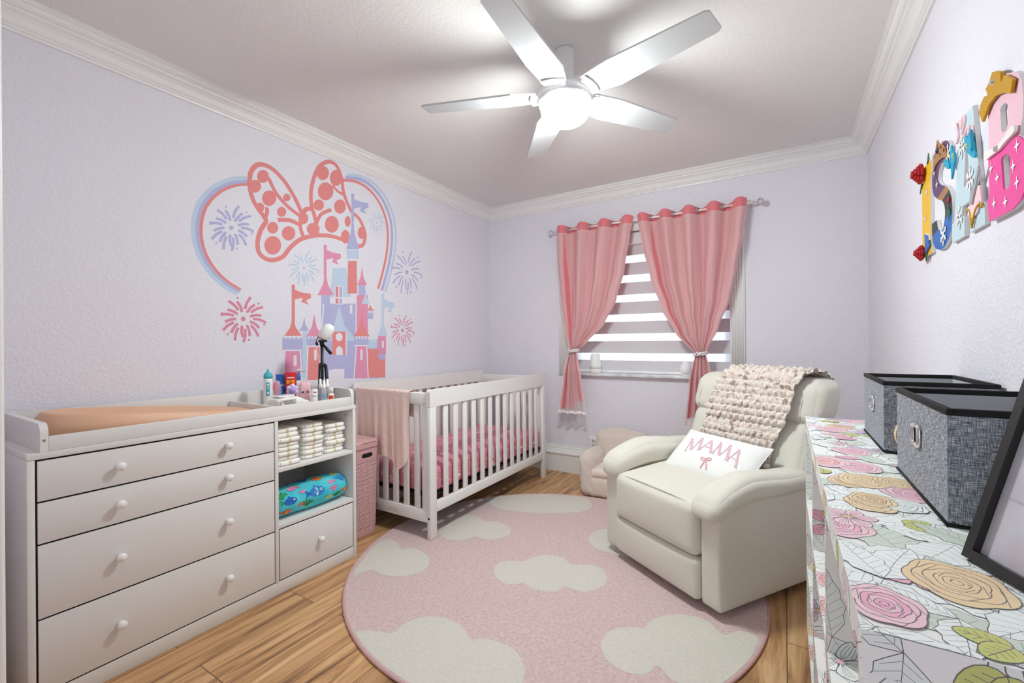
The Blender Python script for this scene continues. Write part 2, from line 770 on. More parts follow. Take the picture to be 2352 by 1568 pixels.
# ------------------------------------------------------------------ the zebra shade
M_band = mat('shade_opaque_band', '#d6d4d7', rough=0.9)
M_sheer_band = mix_mat('shade_sheer_band', '#f4f4f6', 0.35, translucent=0.75)
BY = YF + .085
sh = thing('window_shade', 'grey and white striped roller shade drawn down inside the window', 'shade', (-.977, BY, .884))
o = sh.location.copy()


def L3(p):
    return (p[0] - o.x, p[1] - o.y, p[2] - o.z)


m = MB()
m.box(L3((WX0 + .004, BY - .045, 1.955)), L3((WX1 - .004, BY + .035, WZ1 - .002)), bev=.012)
m.build('cassette', M_glossw, sh)
zt = 1.952
k = 0
cloth_o, cloth_s = MB(), MB()
cloth_o.box(L3((WX0 + .012, BY - .001, 1.872)), L3((WX1 - .012, BY + .001, 1.955)))
z = 1.872
while z > .95:
    zb = max(z - .063, .905)
    cloth_s.box(L3((WX0 + .012, BY - .0006, zb)), L3((WX1 - .012, BY + .0006, z)))
    z2 = max(zb - .1005, .905)
    if zb > .906:
        cloth_o.box(L3((WX0 + .012, BY - .001, z2)), L3((WX1 - .012, BY + .001, zb)))
    z = z2
cloth_o.build('opaque_bands', M_band, sh)
cloth_s.build('sheer_bands', M_sheer_band, sh)
MB().box(L3((WX0 + .010, BY - .012, .8845)), L3((WX1 - .010, BY + .008, .907)), bev=.006).build('bottom_rail', M_glossw, sh)

# ------------------------------------------------------------------ rod and curtains
M_pink = mat('curtain_pink', '#dd7a80', rough=0.85, sheen=0.3)
M_veil = mix_mat('curtain_veil', '#f6ecec', 0.50, translucent=0.3)
M_lace = mat('lace_hem', '#f3ebea', rough=0.9)
M_cord = mat('white_cord', '#eeeceb', rough=0.8)
M_grom = mat('grommet_grey', '#a7a3ad', rough=0.3, metal=0.6)
M_rod = mat('rod_white', '#efe4e0', rough=0.35)
M_crys = mat('crystal', '#f2f2f4', rough=0.03, trans=0.85)
RY, RZ = 3.520, 2.117
rod = thing('curtain_rod', 'thin white curtain rod with clear crystal ball ends above the window', 'curtain rod', (-.943, RY, RZ))
MB().tube([(-.763, 0, 0), (.763, 0, 0)], .0085, 12).build('rod', M_rod, rod)
for s in (-1, 1):
    f = MB()
    f.tube([(s * .763, 0, 0), (s * .79, 0, 0)], .006, 10)
    f.lathe([(.0, -.022), (.012, -.019), (.020, -.010), (.022, 0), (.020, .010), (.012, .019), (0, .022)], (s * .808, 0, 0), 8,
            smooth=False)
    f.build('finial', M_crys, rod)
    b_ = MB()
    b_.tube([(s * .757, .008, -.001), (s * .757, .045, -.004), (s * .757, YF - RY - .001, -.004)], .005, 8)
    b_.lathe([(.016, 0), (.016, .004)], (s * .757, YF - RY - .005, -.004), 14, axis=(0, 1, 0))
    b_.build('bracket', M_rod, rod)


def table(pxs):
    t = [at(x, y, 'Y', RY) for x, y in pxs]
    return sorted([(p.z, p.x) for p in t])


def look(t, z):
    if z <= t[0][0]:
        return t[0][1]
    for (a, xa), (b, xb) in zip(t, t[1:]):
        if z <= b:
            k = (z - a) / (b - a)
            k = k * k * (3 - 2 * k) * .5 + k * .5
            return xa + (xb - xa) * k
    return t[-1][1]


def curtain(label, le, re, ztie, zbot, waves, seed, split):
    R = random.Random(seed)
    tl, tr = table(le), table(re)
    ztop = 2.158
    ph = [R.uniform(0, 6.28) for _ in range(6)]
    xm = (look(tl, ztie) + look(tr, ztie)) / 2
    root = thing('curtain', label, 'curtain', (xm, RY, zbot), 0, 'pink curtains at the window')
    ox, oy, oz = root.location

    def amp(z):
        if z > ztie:
            k = (z - ztie) / (ztop - ztie)
            return .010 + .030 * min(1, k * 1.6)
        return .010 + .008 * min(1, (ztie - z) / .2)

    def surf(u, z, off=0.0, wide=0.0):
        xl, xr = look(tl, z) - wide, look(tr, z) + wide
        k = max(0.0, (z - ztie) / (ztop - ztie))
        uu = u + .012 * sin(2 * pi * u * 2 + ph[0]) * (1 - k)
        x = xl + (xr - xl) * uu
        a = amp(z)
        y = RY - a * sin(2 * pi * waves * u + .35 * sin(3 * z + ph[1]) * (1 - k))
        y += .42 * a * sin(2 * pi * waves * 2.3 * u + ph[2] + 2 * z) * (1 - k)
        b = (z - ztie) / .12
        y -= .012 * math.exp(-b * b) * sin(pi * u)           # the gathered bundle
        y -= .012 + .055 * max(0.0, min(1.0, (ztie - z) / .16))
        return x, y + off, z

    nz = 90
    m = MB()

    def fp(u, v):
        z = ztop + (zbot - ztop) * v
        if v < .03:                                     # scalloped header
            z -= .010 * (1 - sin(2 * pi * waves * u)) * (1 - v / .03)
        if v > .93:
            z += split(u) * (v - .93) / .07
        x, y, z2 = surf(u, z)
        return (x - ox, y - oy, z - oz)
    m.grid(150, nz, fp)
    m.build('pink_panel', M_pink, root)
    vz = ztop - .075

    def fv(u, v):
        z = vz + (zbot - .028 - vz) * v
        x, y, z2 = surf(u, z, -.009 - .004 * sin(9 * u + ph[3]), .006 + .02 * max(0, (ztie - z)))
        y -= .003 * abs(sin(2 * pi * u * 11 + ph[4]))
        return (x - ox, y - oy, z - oz)
    veil = MB().grid(150, nz, fv).build('sheer_veil', M_veil, root)
    hem = MB()
    hem.grid(150, 1, lambda u, v: tuple(Vector(fv(u, 0.0)) + Vector((0, -.0015, .004 - .010 * v))))
    hem.build('veil_seam', M_veil, veil)
    lace = MB()
    lace.grid(150, 2, lambda u, v: tuple(Vector(fv(u, 1.0)) + Vector((0, -.002, .012 - .020 * v - (.004 * abs(sin(40 * pi * u)) if v > .9 else 0)))))
    lace.build('lace_hem', M_lace, veil)
    # tieback: cord twice round the bundle, with a knot
    xl, xr = look(tl, ztie), look(tr, ztie)
    cx, hw = (xl + xr) / 2, (xr - xl) / 2 + .012
    t = MB()
    for dz in (-.008, .006):
        t.tube([(cx + hw * cos(a) - ox, RY - .016 + .045 * sin(a) - oy, ztie + dz + .008 * cos(a) - oz) for a in
                [2 * pi * i / 24 for i in range(24)]], .006, 8, closed=True)
    for q in ((-.018, .012), (.018, .012)):
        t.tube([(cx - .004 - ox, RY - .066 - oy, ztie - oz), (cx + q[0] - ox, RY - .070 - oy, ztie + q[1] - oz),
                (cx + q[0] * 1.5 - ox, RY - .066 - oy, ztie - .012 - oz)], .005, 8)
    t.lathe([(0, -.012), (.010, -.006), (.012, 0), (.010, .006), (0, .012)], (cx - ox, RY - .066 - oy, ztie - oz), 12)
    t.build('tieback', M_cord, root)
    for k in range(int(waves * 2)):
        u = (k + .5) / (waves * 2)
        # where the fold crosses the rod
        u = (k + .0) / (waves * 2) + .02
        x, y, z = surf(u, RZ)
        g = MB()
        rr = .021
        g.tube([(x - ox, rr * cos(a) + (RY - oy), RZ + rr * sin(a) - oz) for a in [2 * pi * i / 20 for i in range(20)]], .006, 8,
               closed=True)
        g.build('grommet', M_grom, root)
    return root


curtain('narrower pink curtain with white veil, tied back beside the crib',
        [(1280, 515), (1283, 600), (1290, 690), (1300, 760), (1311, 803), (1307, 830), (1302, 870), (1293, 935)],
        [(1456, 495), (1447, 540), (1434, 620), (1415, 690), (1388, 745), (1350, 785), (1327, 806), (1333, 830), (1341, 860), (1350, 935)],
        1.075, .588, 3.5, 3, lambda u: .07 * max(0, min(1, (u - .62) * 9)))
curtain('wider pink curtain with white veil, tied back beside the armchair',
        [(1464, 492), (1476, 560), (1494, 640), (1520, 710), (1552, 765), (1598, 812), (1594, 840), (1588, 880), (1580, 965)],
        [(1716, 458), (1706, 540), (1690, 620), (1674, 690), (1650, 750), (1621, 810), (1630, 840), (1638, 880), (1646, 960)],
        1.057, .575, 4.5, 8, lambda u: .02 * sin(6 * u))

# ------------------------------------------------------------------ on the sill, on the wall
M_frost = mat('frosted_white', '#f2f2f2', rough=0.5)
nl = thing('night_light', 'white tapered night light standing on the marble window sill', 'night light', (-1.378, YF - .002, .884))
MB().lathe([(.044, 0), (.050, .004), (.050, .03), (.049, .036)], seg=28).build('base', M_glossw, nl)
MB().lathe([(.0485, .0365), (.047, .07), (.041, .13), (.038, .155), (.030, .166), (0, .169)], seg=28).build('shade', M_frost, nl)
el = thing('night_light', 'white egg shaped night light on the sill beside the wider curtain', 'night light', (-.648, YF - .002, .884))
MB().lathe([(.030, 0), (.034, .004), (.034, .012)], seg=24).build('base', M_glossw, el)
MB().lathe([(.032, .012), (.039, .028), (.041, .046), (.038, .07), (.030, .092), (.016, .106), (0, .111)], seg=24).build('shade', M_frost, el)

ol = thing('wall_outlet', 'white double wall outlet above the far baseboard', 'outlet', (-1.399, YF, .285))
MB().box((-.036, -.006, -.058), (.036, -.0002, .058), bev=.003).build('cover_plate', M_glossw, ol)
for s in (-1, 1):
    r_ = MB()
    r_.lathe([(.017, 0), (.017, .0045), (.0155, .006)], (0, -.004, s * .022), 20, axis=(0, -1, 0))
    rc = r_.build('receptacle', mat('outlet_grey', '#cfcdcb', rough=0.3), ol)
    q = MB()
    for dx in (-.006, .006):
        q.box((dx - .001, -.0106, s * .022 - .001), (dx + .001, -.0098, s * .022 + .007))
    q.build('slots', M_dark, rc)

# ------------------------------------------------------------------ ceiling fan
M_fan = mat('fan_white', '#e6e6e7', rough=0.3)
M_fanblade = mat('fan_blade', '#c3c4c6', rough=0.35)
M_glow = mat('lamp_glass', '#ffffff', rough=0.3, emit=((.91, 1.0, .985, 1.0), LAMP_GLOW))
FX, FYY, FZ = -.821, 1.80, 2.24
fan = thing('ceiling_fan', 'white five blade ceiling fan with a lit round glass lamp', 'ceiling fan', (FX, FYY, H))
q = MB()
q.lathe([(.047, 0), (.047, -.012), (.040, -.03), (.040, -.16), (.044, -.178)], seg=32)
q.build('downrod', M_fan, fan)
q = MB()
q.lathe([(.044, -.172), (.09, -.178), (.118, -.186), (.122, -.196), (.122, -.214), (.112, -.220), (0, -.220)], seg=40)
q.build('motor_housing', M_fan, fan)
q = MB()
q.lathe([(.112, -.222), (.116, -.226), (.116, -.236), (.108, -.240), (.105, -.236)], seg=40)
q.build('lamp_ring', M_fan, fan)
q = MB()
q.lathe([(.106, -.238), (.107, -.258), (.105, -.276), (.098, -.294), (.082, -.308), (.056, -.318), (.025, -.322), (0, -.323)], seg=40)
q.build('lamp_glass', M_glow, fan)
BL = [(.125, -.058), (.26, -.070), (.632, -.055), (.645, -.045), (.652, .040), (.640, .050), (.235, .078), (.125, .052)]
for k in range(5):
    a = radians(-13.6 + 72 * k)
    pit = radians(-11)

    def bf(x, y, w_):
        yy, zz = y * cos(pit) - w_ * sin(pit), y * sin(pit) + w_ * cos(pit)
        return (x * cos(a) - yy * sin(a), x * sin(a) + yy * cos(a), FZ - H + zz)
    mb = MB()
    mb.prism(BL, bf, .008)
    bl = mb.build('blade', M_fanblade, fan)
    ar = MB()
    outer = arc(0, 0, .155, .155, -.36, .36, 8)
    inner = arc(0, 0, .095, .095, .36, -.36, 8)

    def af(x, y, w_):
        zz = w_ - .010 - y * .16
        return (x * cos(a) - y * sin(a), x * sin(a) + y * cos(a), FZ - H + zz)
    ar.prism(outer + inner, af, .009)
    ar.build('blade_arm', M_fan, bl)

# ------------------------------------------------------------------ dresser
def rel(o):
    l = o.location.copy()
    return lambda x, y, z: (x - l.x, y - l.y, z - l.z)


DF = -1.989                                    # front of the dresser
dr = thing('dresser', 'long white dresser with four wide drawers and open diaper shelves', 'dresser', (-2.21, .9925, 0))
P = rel(dr)


def bx(name, a, b, m, parent, bev=.0015, p=None):
    p = p or P
    return MB().box(p(*a), p(*b), bev=bev).build(name, m, parent)


Y0, Y1, XB = .378, 1.607, -2.432
bx('side_panel', (XB, Y0, 0), (DF, Y0 + .0185, .8000), M_white, dr)
bx('side_panel', (XB, Y1 - .0185, 0), (DF, Y1, .8000), M_white, dr)
bx('divider_panel', (XB + .012, 1.1585, .06), (DF, 1.1745, .7999), M_white, dr)
bx('back_panel', (XB, Y0 + .019, .05), (XB + .006, Y1 - .019, .7999), M_white, dr, bev=0)
bx('top_panel', (XB, Y0 - .001, .8002), (DF + .002, Y1 + .001, .821), M_white, dr, bev=.002)
bx('plinth', (DF - .022, Y0 + .019, .001), (DF - .003, Y1 - .019, .0595), M_white, dr)
bx('shelf', (XB + .012, 1.175, .5615), (DF - .002, Y1 - .019, .579), M_white, dr)
bx('shelf', (XB + .012, 1.175, .3015), (DF - .002, Y1 - .019, .321), M_white, dr)
bx('gap_shade_block', (XB + .02, Y0 + .019, .060), (DF - .0065, 1.158, .7998), M_dark, dr, bev=0)  # solid near-black block, its colour stands in for shade in the drawer gaps
bx('gap_shade_block', (XB + .02, 1.175, .060), (DF - .0065, Y1 - .021, .297), M_dark, dr, bev=0)  # same painted gap shade behind the small drawer
M_knob = mat('knob_white', '#efeeec', rough=0.2)


def knob(y, z, parent):
    k = MB()
    k.lathe([(.0085, 0), (.007, .006), (.0065, .012), (.012, .016), (.0152, .022), (.0148, .028), (.010, .0325), (0, .034)],
            P(DF - .001, y, z), 20, axis=(1, 0, 0))
    k.build('knob', M_knob, parent)


zs = [.797, .665, .532, .297, .0625]
for a, b in zip(zs, zs[1:]):
    f = bx('drawer', (DF - .018, Y0 + .0240, b + .0030), (DF - .001, 1.1545, a - .0030), M_white, dr, bev=.001)
    for y in (.600, .953):
        knob(y, (a + b) / 2 + .004, f)
f = bx('drawer', (DF - .018, 1.1790, .0655), (DF - .001, Y1 - .0232, .2960), M_white, dr, bev=.001)
knob(1.382, .183, f)
M_cap = mat('screw_grey', '#8d8a86', rough=0.5)
h = MB()
h.lathe([(.005, 0), (.005, .001)], P(DF - .06, Y1 - .0186, .766), 12, axis=(0, -1, 0))
h.build('screw_cap', M_cap, dr)
h = MB()
h.lathe([(.004, 0), (.004, .001)], P(DF - .012, Y0 + .0095, .55), 10, axis=(1, 0, 0))
h.build('screw_cap', M_cap, dr)

# ------------------------------------------------------------------ changing tray on top of it
tr_ = thing('changing_tray', 'white low sided changing tray on top of the dresser', 'changing tray', (-2.21, 1.0, .8215))
Q = rel(tr_)
ZT = .910


def cheek(y0, y1, name):
    X0, X1 = XB + .002, DF
    poly = [(X0, .8215), (X1, .8215), (X1, ZT - .030)] + arc(X1 - .030, ZT - .030, .030, .030, 0, pi / 2, 6)[1:] + [(X0, ZT)]
    mb = MB()
    mb.prism(poly, lambda u, v, w: Q(u, y0 + w, v), y1 - y0)
    return mb.build(name, M_white, tr_)


cheek(.408, .427, 'end_panel')
cheek(1.577, 1.595, 'end_panel')
bx('front_board', (DF - .016, .4275, .8215), (DF - .0005, 1.5765, .868), M_white, tr_, p=Q)
bx('back_board', (XB + .002, .4275, .8215), (XB + .018, 1.5765, .908), M_white, tr_, p=Q)
bx('divider', (XB + .0185, 1.168, .8215), (DF - .0165, 1.182, .866), M_white, tr_, p=Q)
c = MB()
c.lathe([(.004, 0), (.004, .0008)], Q(DF - .0002, .4175, .858), 10, axis=(1, 0, 0))
c.build('screw_cap', MATS['screw_grey'], tr_)

# ------------------------------------------------------------------ the peach changing pad
M_peach = mat('peach_foam', '#deb090', rough=0.5)


def pad():
    cx, cy = -2.213, .800
    o = thing('changing_pad', 'peach oval changing pad with a dished top lying in the tray', 'changing pad', (cx, cy, .822))
    hx, hy = .186, .355

    def outline(t):
        e = .78
        x = math.copysign(abs(cos(t)) ** e, cos(t)) * hx
        y = math.copysign(abs(sin(t)) ** e, sin(t)) * hy
        x *= 1 - .05 * cos(pi * y / hy * .9)
        return x, y

    def top(y):
        k = (y / hy + 1) / 2
        return .100 - .070 * k ** 1.1

    def fn(u, v):
        t = 2 * pi * u
        x, y = outline(t)
        zt_ = top(y)
        # profile: bottom centre -> bottom edge -> wall -> rim -> dish centre
        if v < .15:
            s, z = .9 * v / .15, 0.0
        elif v < .45:
            k = (v - .15) / .30
            s = .93 + .075 * sin(pi * k) + .03 * k
            z = (zt_ - .004) * k
        elif v < .60:
            k = (v - .45) / .15
            s = .96 - .055 * k
            z = zt_ - .004 + .004 * sin(pi * k)
        else:
            k = (v - .60) / .40
            s = .905 * (1 - k)
            tz = top(y * s)
            z = tz - .004 - min(.030, tz * .55) * (1 - (1 - k) ** 2.2)
        return (x * s, y * s, max(z, 0.0))
    MB().grid(72, 44, fn, cu=True).build('pad', M_peach, o)


pad()

# ------------------------------------------------------------------ bottles and tubes in the tray
ZB = .8222
TXT = []


def stand(px, X):
    return at(px, 900, 'X', X).y


def ztop(px, py, X):
    return at(px, py, 'X', X).z


FACE = atan2(-1.35, 2.15)          # turns a front (+x) towards the middle of the room


def item(name, label, cat, px, X, group=None):
    return thing(name, label, cat, (X, stand(px, X), ZB), FACE, group)


def lay(mb, r, z, s, size, mi, squash=1.0):
    """letters on a round bottle of radius r facing +x"""
    put_text(mb, s, size, lambda x, y: (r * cos(x / r) + .0006, r * sin(x / r), z + y * squash), mi)


M_teal = mat('teal_rubber', '#49b3c4', rough=0.45)
M_pinkr = mat('coral_silicone', '#e8607f', rough=0.45)
M_blue = mat('tube_blue', '#2a63b5', rough=0.3)
M_blue2 = mat('tube_dark_blue', '#1f3f86', rough=0.3)
M_red = mat('tube_red', '#d8262b', rough=0.3)
M_orange = mat('label_orange', '#f39a1e', rough=0.4)
M_yel = mat('label_yellow', '#f7c522', rough=0.4)
M_lilac = mat('lilac_plush', '#cdbfe6', rough=0.7)
M_purple = mat('purple_ink', '#6d4b8f', rough=0.6)
M_palepink = mat('pale_pink_plastic', '#f1bfc6', rough=0.3)
M_ink = mat('black_ink', '#1a1a1e', rough=0.5)
M_maroon = mat('berry_label', '#a2203f', rough=0.4)
M_clear = mix_mat('clear_plastic', '#e9eef2', 0.55, translucent=0.4, gloss=0.12, rough=0.08)
M_bluelab = mat('label_blue_grey', '#8fa6bd', rough=0.5)
M_amber = mat('label_burnt_orange', '#d9501c', rough=0.4)
M_navy = mat('navy_ink', '#3b3f74', rough=0.5)
M_greyp = mat('wipes_pack_film', '#c3b6ac', rough=0.4)
M_palew = mat('pack_white_film', '#e8e7e2', rough=0.3)

# nasal aspirator
X = -2.27
o = item('nasal_aspirator', 'white electric nasal aspirator with pointed teal tip and teal button panel', 'nasal aspirator', 616, X)
t = ztop(616, 847, X) - ZB
m = MB()
m.lathe([(.020, 0), (.022, .004), (.0215, t * .5), (.0205, t * .72), (.020, t * .76)], seg=24)
m.build('body', M_glossw, o)
MB().lathe([(.0205, t * .76), (.021, t * .83), (.018, t * .88), (.010, t * .91), (.005, t * .96), (.003, t)], seg=24).build('tip', M_teal, o)
m = MB()
m.soft((.003, .0085, t * .17), .0028, (.0208, 0, t * .50), n=6)
pn = m.build('button_panel', M_teal, o)
m = MB()
for zz, r in ((.60, .0055), (.53, .004), (.40, .0055)):
    m.lathe([(r, 0), (r, .0015)], (.0235, 0, t * zz), 14, axis=(1, 0, 0))
m.build('button', M_glossw, pn)

# silicone brush in its clear case
X = -2.25
o = item('silicone_brush', 'small coral pink silicone brush standing in a clear case', 'brush', 634, X)
t = ztop(634, 877, X) - ZB
MB().lathe([(.007, 0), (.0065, t * .5), (.012, t * .62), (.014, t * .8), (.012, t * .95), (.006, t), (0, t)], seg=18, sx=.6).build('brush', M_pinkr, o)
MB().lathe([(.018, 0), (.019, .002), (.018, t * .7), (.013, t * 1.0), (.005, t * 1.05)], (0, .006, 0), 18, sx=.7).build('case', M_clear, o)


def tube_pack(o, t, wd, m1, m2):
    """a squeeze tube standing on its cap: round at the foot, pressed flat at the top"""
    m = MB()
    m.lathe([(wd * .36, 0), (wd * .36, .022)], seg=20)
    m.build('cap', M_glossw if m2 is None else m2, o)
    b = MB()

    def fn(u, v):
        a = 2 * pi * u
        k = v ** 1.2
        ry = wd * (.40 + .10 * k)
        rx = wd * .36 * (1 - k) + .0016 * k
        return (rx * cos(a), ry * sin(a), .022 + (t - .022) * v)
    b.grid(24, 10, fn, cu=True)
    return b, (lambda y, z: (wd * .36 * (1 - ((z - .022) / (t - .022)) ** 1.2) * sqrt(max(0, 1 - (y / (wd * .47)) ** 2)) + .0028, y, z))


X = -2.30
o = item('lotion_tube', 'blue squeeze tube of baby lotion with white lettering', 'tube', 647, X)
t = ztop(647, 859, X) - ZB
b, sf = tube_pack(o, t, .054, M_blue, M_blue)
b.build('tube', M_blue, o)
m = MB()
d = Draw(m, lambda u, v, w: sf(u, v))
for k in range(3):
    d.fill([(-.018, t * (.40 - .07 * k)), (.018, t * (.40 - .07 * k)), (.018, t * (.415 - .07 * k)), (-.018, t * (.415 - .07 * k))], 0)
put_text(m, 'Cera', .019, lambda x, y: sf(x, t * .67 + y), 0)
m.build('label_print', M_glossw, o)

X = -2.26
o = item('ointment_tube', 'red ointment tube with a yellow band in front of the wall', 'tube', 668, X)
t = ztop(668, 855, X) - ZB
b, sf = tube_pack(o, t, .060, M_red, M_red)
b.build('tube', M_red, o)
m = MB()
d = Draw(m, lambda u, v, w: (sf(u, v)[0] + w, u, v))
d.fill([(-.020, t * .66), (.020, t * .66), (.020, t * .78), (-.020, t * .78)], 0)
d.up()
d.fill([(-.017, t * .83), (.017, t * .83), (.017, t * .86), (-.017, t * .86)], 1)
d.fill([(-.017, t * .585), (.010, t * .585), (.010, t * .605), (-.017, t * .605)], 1)
put_text(m, 'BUTT', .0145, lambda x, y: (sf(x, t * .72 + y)[0] + .001, x, t * .72 + y), 2)
m.build('label_print', [M_orange, M_glossw, M_yel], o)

X = -2.32
o = item('pump_bottle', 'white pump bottle with blue neck behind the red tube', 'bottle', 686, X)
t = ztop(686, 848, X) - ZB
MB().lathe([(.026, 0), (.028, .004), (.028, t * .60), (.024, t * .66), (.012, t * .68)], seg=24).build('bottle', M_glossw, o)
m = MB()
lay(m, .0282, t * .53, 'face', .012, 0)
lay(m, .0282, t * .45, 'wash', .008, 1)
m.build('label_print', [M_ink, M_maroon], o)
MB().lathe([(.011, t * .68), (.011, t * .86), (.005, t * .87), (.004, t * .94)], seg=16).build('neck', mat('pump_blue', '#3f7fd0', rough=.3), o)
m = MB()
m.tube([(-.005, -.012, t * .955), (.004, .0, t * .975), (.006, .02, t * .965), (.006, .032, t * .94)], [.007, .0085, .006, .004], 10)
m.build('pump_head', M_glossw, o)

X = -2.17
o = item('plush_toy', 'lilac toy with round dotted head and pale petals', 'toy', 672, X)
t = ztop(672, 873, X) - ZB
m = MB()
m.lathe([(.013, 0), (.016, .01), (.012, t * .42), (.009, t * .5)], seg=18)
m.build('body', M_lilac, o)
m = MB()
for k in range(6):
    a = 2 * pi * k / 6 + .5
    m.lathe([(0, -.005), (.009, -.004), (.0125, 0), (.009, .004), (0, .005)], (-.003, .019 * cos(a), t * .66 + .019 * sin(a)), 14, axis=(1, 0, 0))
m.build('petals', mat('pale_lilac', '#dcd2ee', rough=.7), o)
m = MB()
m.lathe([(.017 * sin(pi * k / 10), -.017 * cos(pi * k / 10)) for k in range(11)], (.003, 0, t * .64), 18)
hd = m.build('head', mat('lilac_head', '#b69bd8', rough=.6), o)
m = MB()
for k in range(6):
    a = 2 * pi * k / 5
    r = .008 if k < 5 else 0
    m.lathe([(.0016, 0), (.0016, .001)], (.003 + sqrt(.017 ** 2 - r * r) - .0003, r * cos(a), t * .64 + r * sin(a)), 8, axis=(1, 0, 0))
m.build('dots', M_purple, hd)

X = -2.15
o = item('night_light', 'pale pink rounded night light with small sleepy face among the bottles', 'night light', 701, X)
t = ztop(701, 877, X) - ZB
m = MB()
m.soft((.026, .028, t / 2), .016, (0, 0, t / 2), (0, 0, 0), n=10, fn=lambda p: Vector((p.x * (1.1 - .18 * p.z / t), p.y * (1.1 - .18 * p.z / t), p.z)))
for s in (-1, 1):
    m.lathe([(.008, -.006), (.007, .002), (.004, .007), (0, .009)], (0, s * .017, t - .001), 12)
m.build('body', M_palepink, o)
m = MB()
for s in (-1, 1):
    m.soft((.002, .0058, .0034), .0019, (.0268, s * .012, t * .62), n=5)
m.soft((.0015, .002, .0015), .0014, (.0268, 0, t * .55), n=4)
m.build('face', M_ink, o)

X = -2.075
o = item('medicine_bottle', 'white bottle with berry coloured fruit label and white cap', 'bottle', 722, X)
t = ztop(722, 877, X) - ZB
MB().lathe([(.015, 0), (.016, .003), (.016, t * .70), (.012, t * .74)], seg=22).build('bottle', M_glossw, o)
MB().lathe([(.013, t * .745), (.013, t * .98), (.012, t)], seg=22).build('cap', M_clear, o)
m = MB()
d = Draw(m, lambda x, z, w: (.0163 * cos(x / .0163), .0163 * sin(x / .0163), z))
for k in range(10):
    x0 = -.014 + .0028 * k
    d.fill([(x0, .004), (x0 + .0028, .004), (x0 + .0028, t * .22 + .004 * abs(sin(k))), (x0, t * .22 + .004 * abs(cos(k)))], 0)
for k in range(6):
    x0 = -.004 + .0024 * k
    d.fill([(x0, t * .60), (x0 + .0024, t * .60), (x0 + .0024, t * .635), (x0, t * .635)], 0)
lay(m, .0164, t * .47, 'Quick', .0105, 1)
m.build('label', [M_maroon, M_ink], o)

def spray(px, X, py, label):
    o = item('spray_bottle', label, 'bottle', px, X, 'clear spray bottles in the tray')
    t = ztop(px, py, X) - ZB
    MB().lathe([(.0125, 0), (.0135, .003), (.0135, t * .58), (.009, t * .66)], seg=20).build('bottle', M_clear, o)
    MB().lathe([(.0095, t * .66), (.0095, t * .80), (.0065, t * .81), (.0065, t * .98), (.005, t)], seg=18).build('cap', M_glossw, o)
    m = MB()
    d = Draw(m, lambda x, z, w: (.0138 * cos(x / .0138), .0138 * sin(x / .0138), z))
    for k in range(8):
        x0 = -.011 + .0027 * k
        d.fill([(x0, t * .34), (x0 + .0027, t * .34), (x0 + .0027, t * .48), (x0, t * .48)], 0)
        d.fill([(x0, t * .18), (x0 + .0027, t * .18), (x0 + .0027, t * .20), (x0, t * .20)], 0)
    m.build('label', M_bluelab, o)


spray(736, -2.095, 870, 'clear spray bottle with white cap beside the berry label bottle')
spray(744, -2.060, 872, 'clear spray bottle in the middle of three white capped ones')
spray(752, -2.090, 870, 'clear spray bottle with white cap behind the orange label bottle')

X = -2.045
o = item('vitamin_bottle', 'short white capped bottle with burnt orange label at the front board', 'bottle', 760, X)
t = ztop(760, 890, X) - ZB
MB().lathe([(.014, 0), (.015, .003), (.015, t * .66), (.010, t * .74)], seg=22).build('bottle', mat('cream_bottle', '#f0dfcd', rough=.3), o)
MB().lathe([(.0125, t * .745), (.0125, t * .98), (.012, t)], seg=22).build('cap', M_glossw, o)
m = MB()
d = Draw(m, lambda x, z, w: (.0153 * cos(x / .0153), .0153 * sin(x / .0153), z))
for k in range(9):
    x0 = -.0126 + .0028 * k
    d.fill([(x0, t * .16), (x0 + .0028, t * .16), (x0 + .0028, t * .60), (x0, t * .60)], 0)
m.build('label', M_amber, o)

X = -2.14
o = thing('small_jar', 'small teal jar at the end panel of the tray', 'jar', (X, 1.535, ZB))
MB().lathe([(.017, 0), (.018, .004), (.018, .03), (.014, .036), (0, .036)], seg=20).build('jar', mat('teal_jar', '#6fb0bd', rough=.3), o)

# wipes pack lying behind the front board
yw = at(672, 915, 'X', -2.07).y
o = thing('wipes_pack', 'crumpled grey and white pack of wipes lying at the front of the tray', 'wipes pack', (-2.082, 1.285, ZB), .10)
m = MB()
R = random.Random(5)
ph = [R.uniform(0, 6) for _ in range(6)]


def crump(p):
    p = p.copy()
    p.z += .0035 * sin(60 * p.y + ph[0]) * sin(45 * p.x + ph[1]) + .003 * sin(95 * p.y + ph[2])
    p.z = max(p.z, 0.0) * (1.0 - .35 * max(0, p.y / .1))
    p.x += .003 * sin(50 * p.y + ph[3])
    return p


m.soft((.050, .092, .036), .022, (0, 0, .0365), (0, 0, .006), n=16, fn=crump)
m.build('pack', M_palew, o)
m = MB()
m.soft((.030, .042, .004), .003, (-.004, -.030, .0800), n=8, fn=lambda p: p)
m.build('lid', M_glossw, o)
m = MB()
d = Draw(m, lambda u, v, w: (.0514 + w, u, v))
d.fill([(-.084, .010), (.0, .010), (.0, .066), (-.084, .066)], 0)
for k in range(3):
    d.up()
d.fill([(-.074, .048), (-.010, .048), (-.010, .0505), (-.074, .0505)], 1)
put_text(m, 'baby wipes', .011, lambda x, y: (.0522, x - .042, .0585 + y), 1)
m.build('label', [M_greyp, M_navy], o)

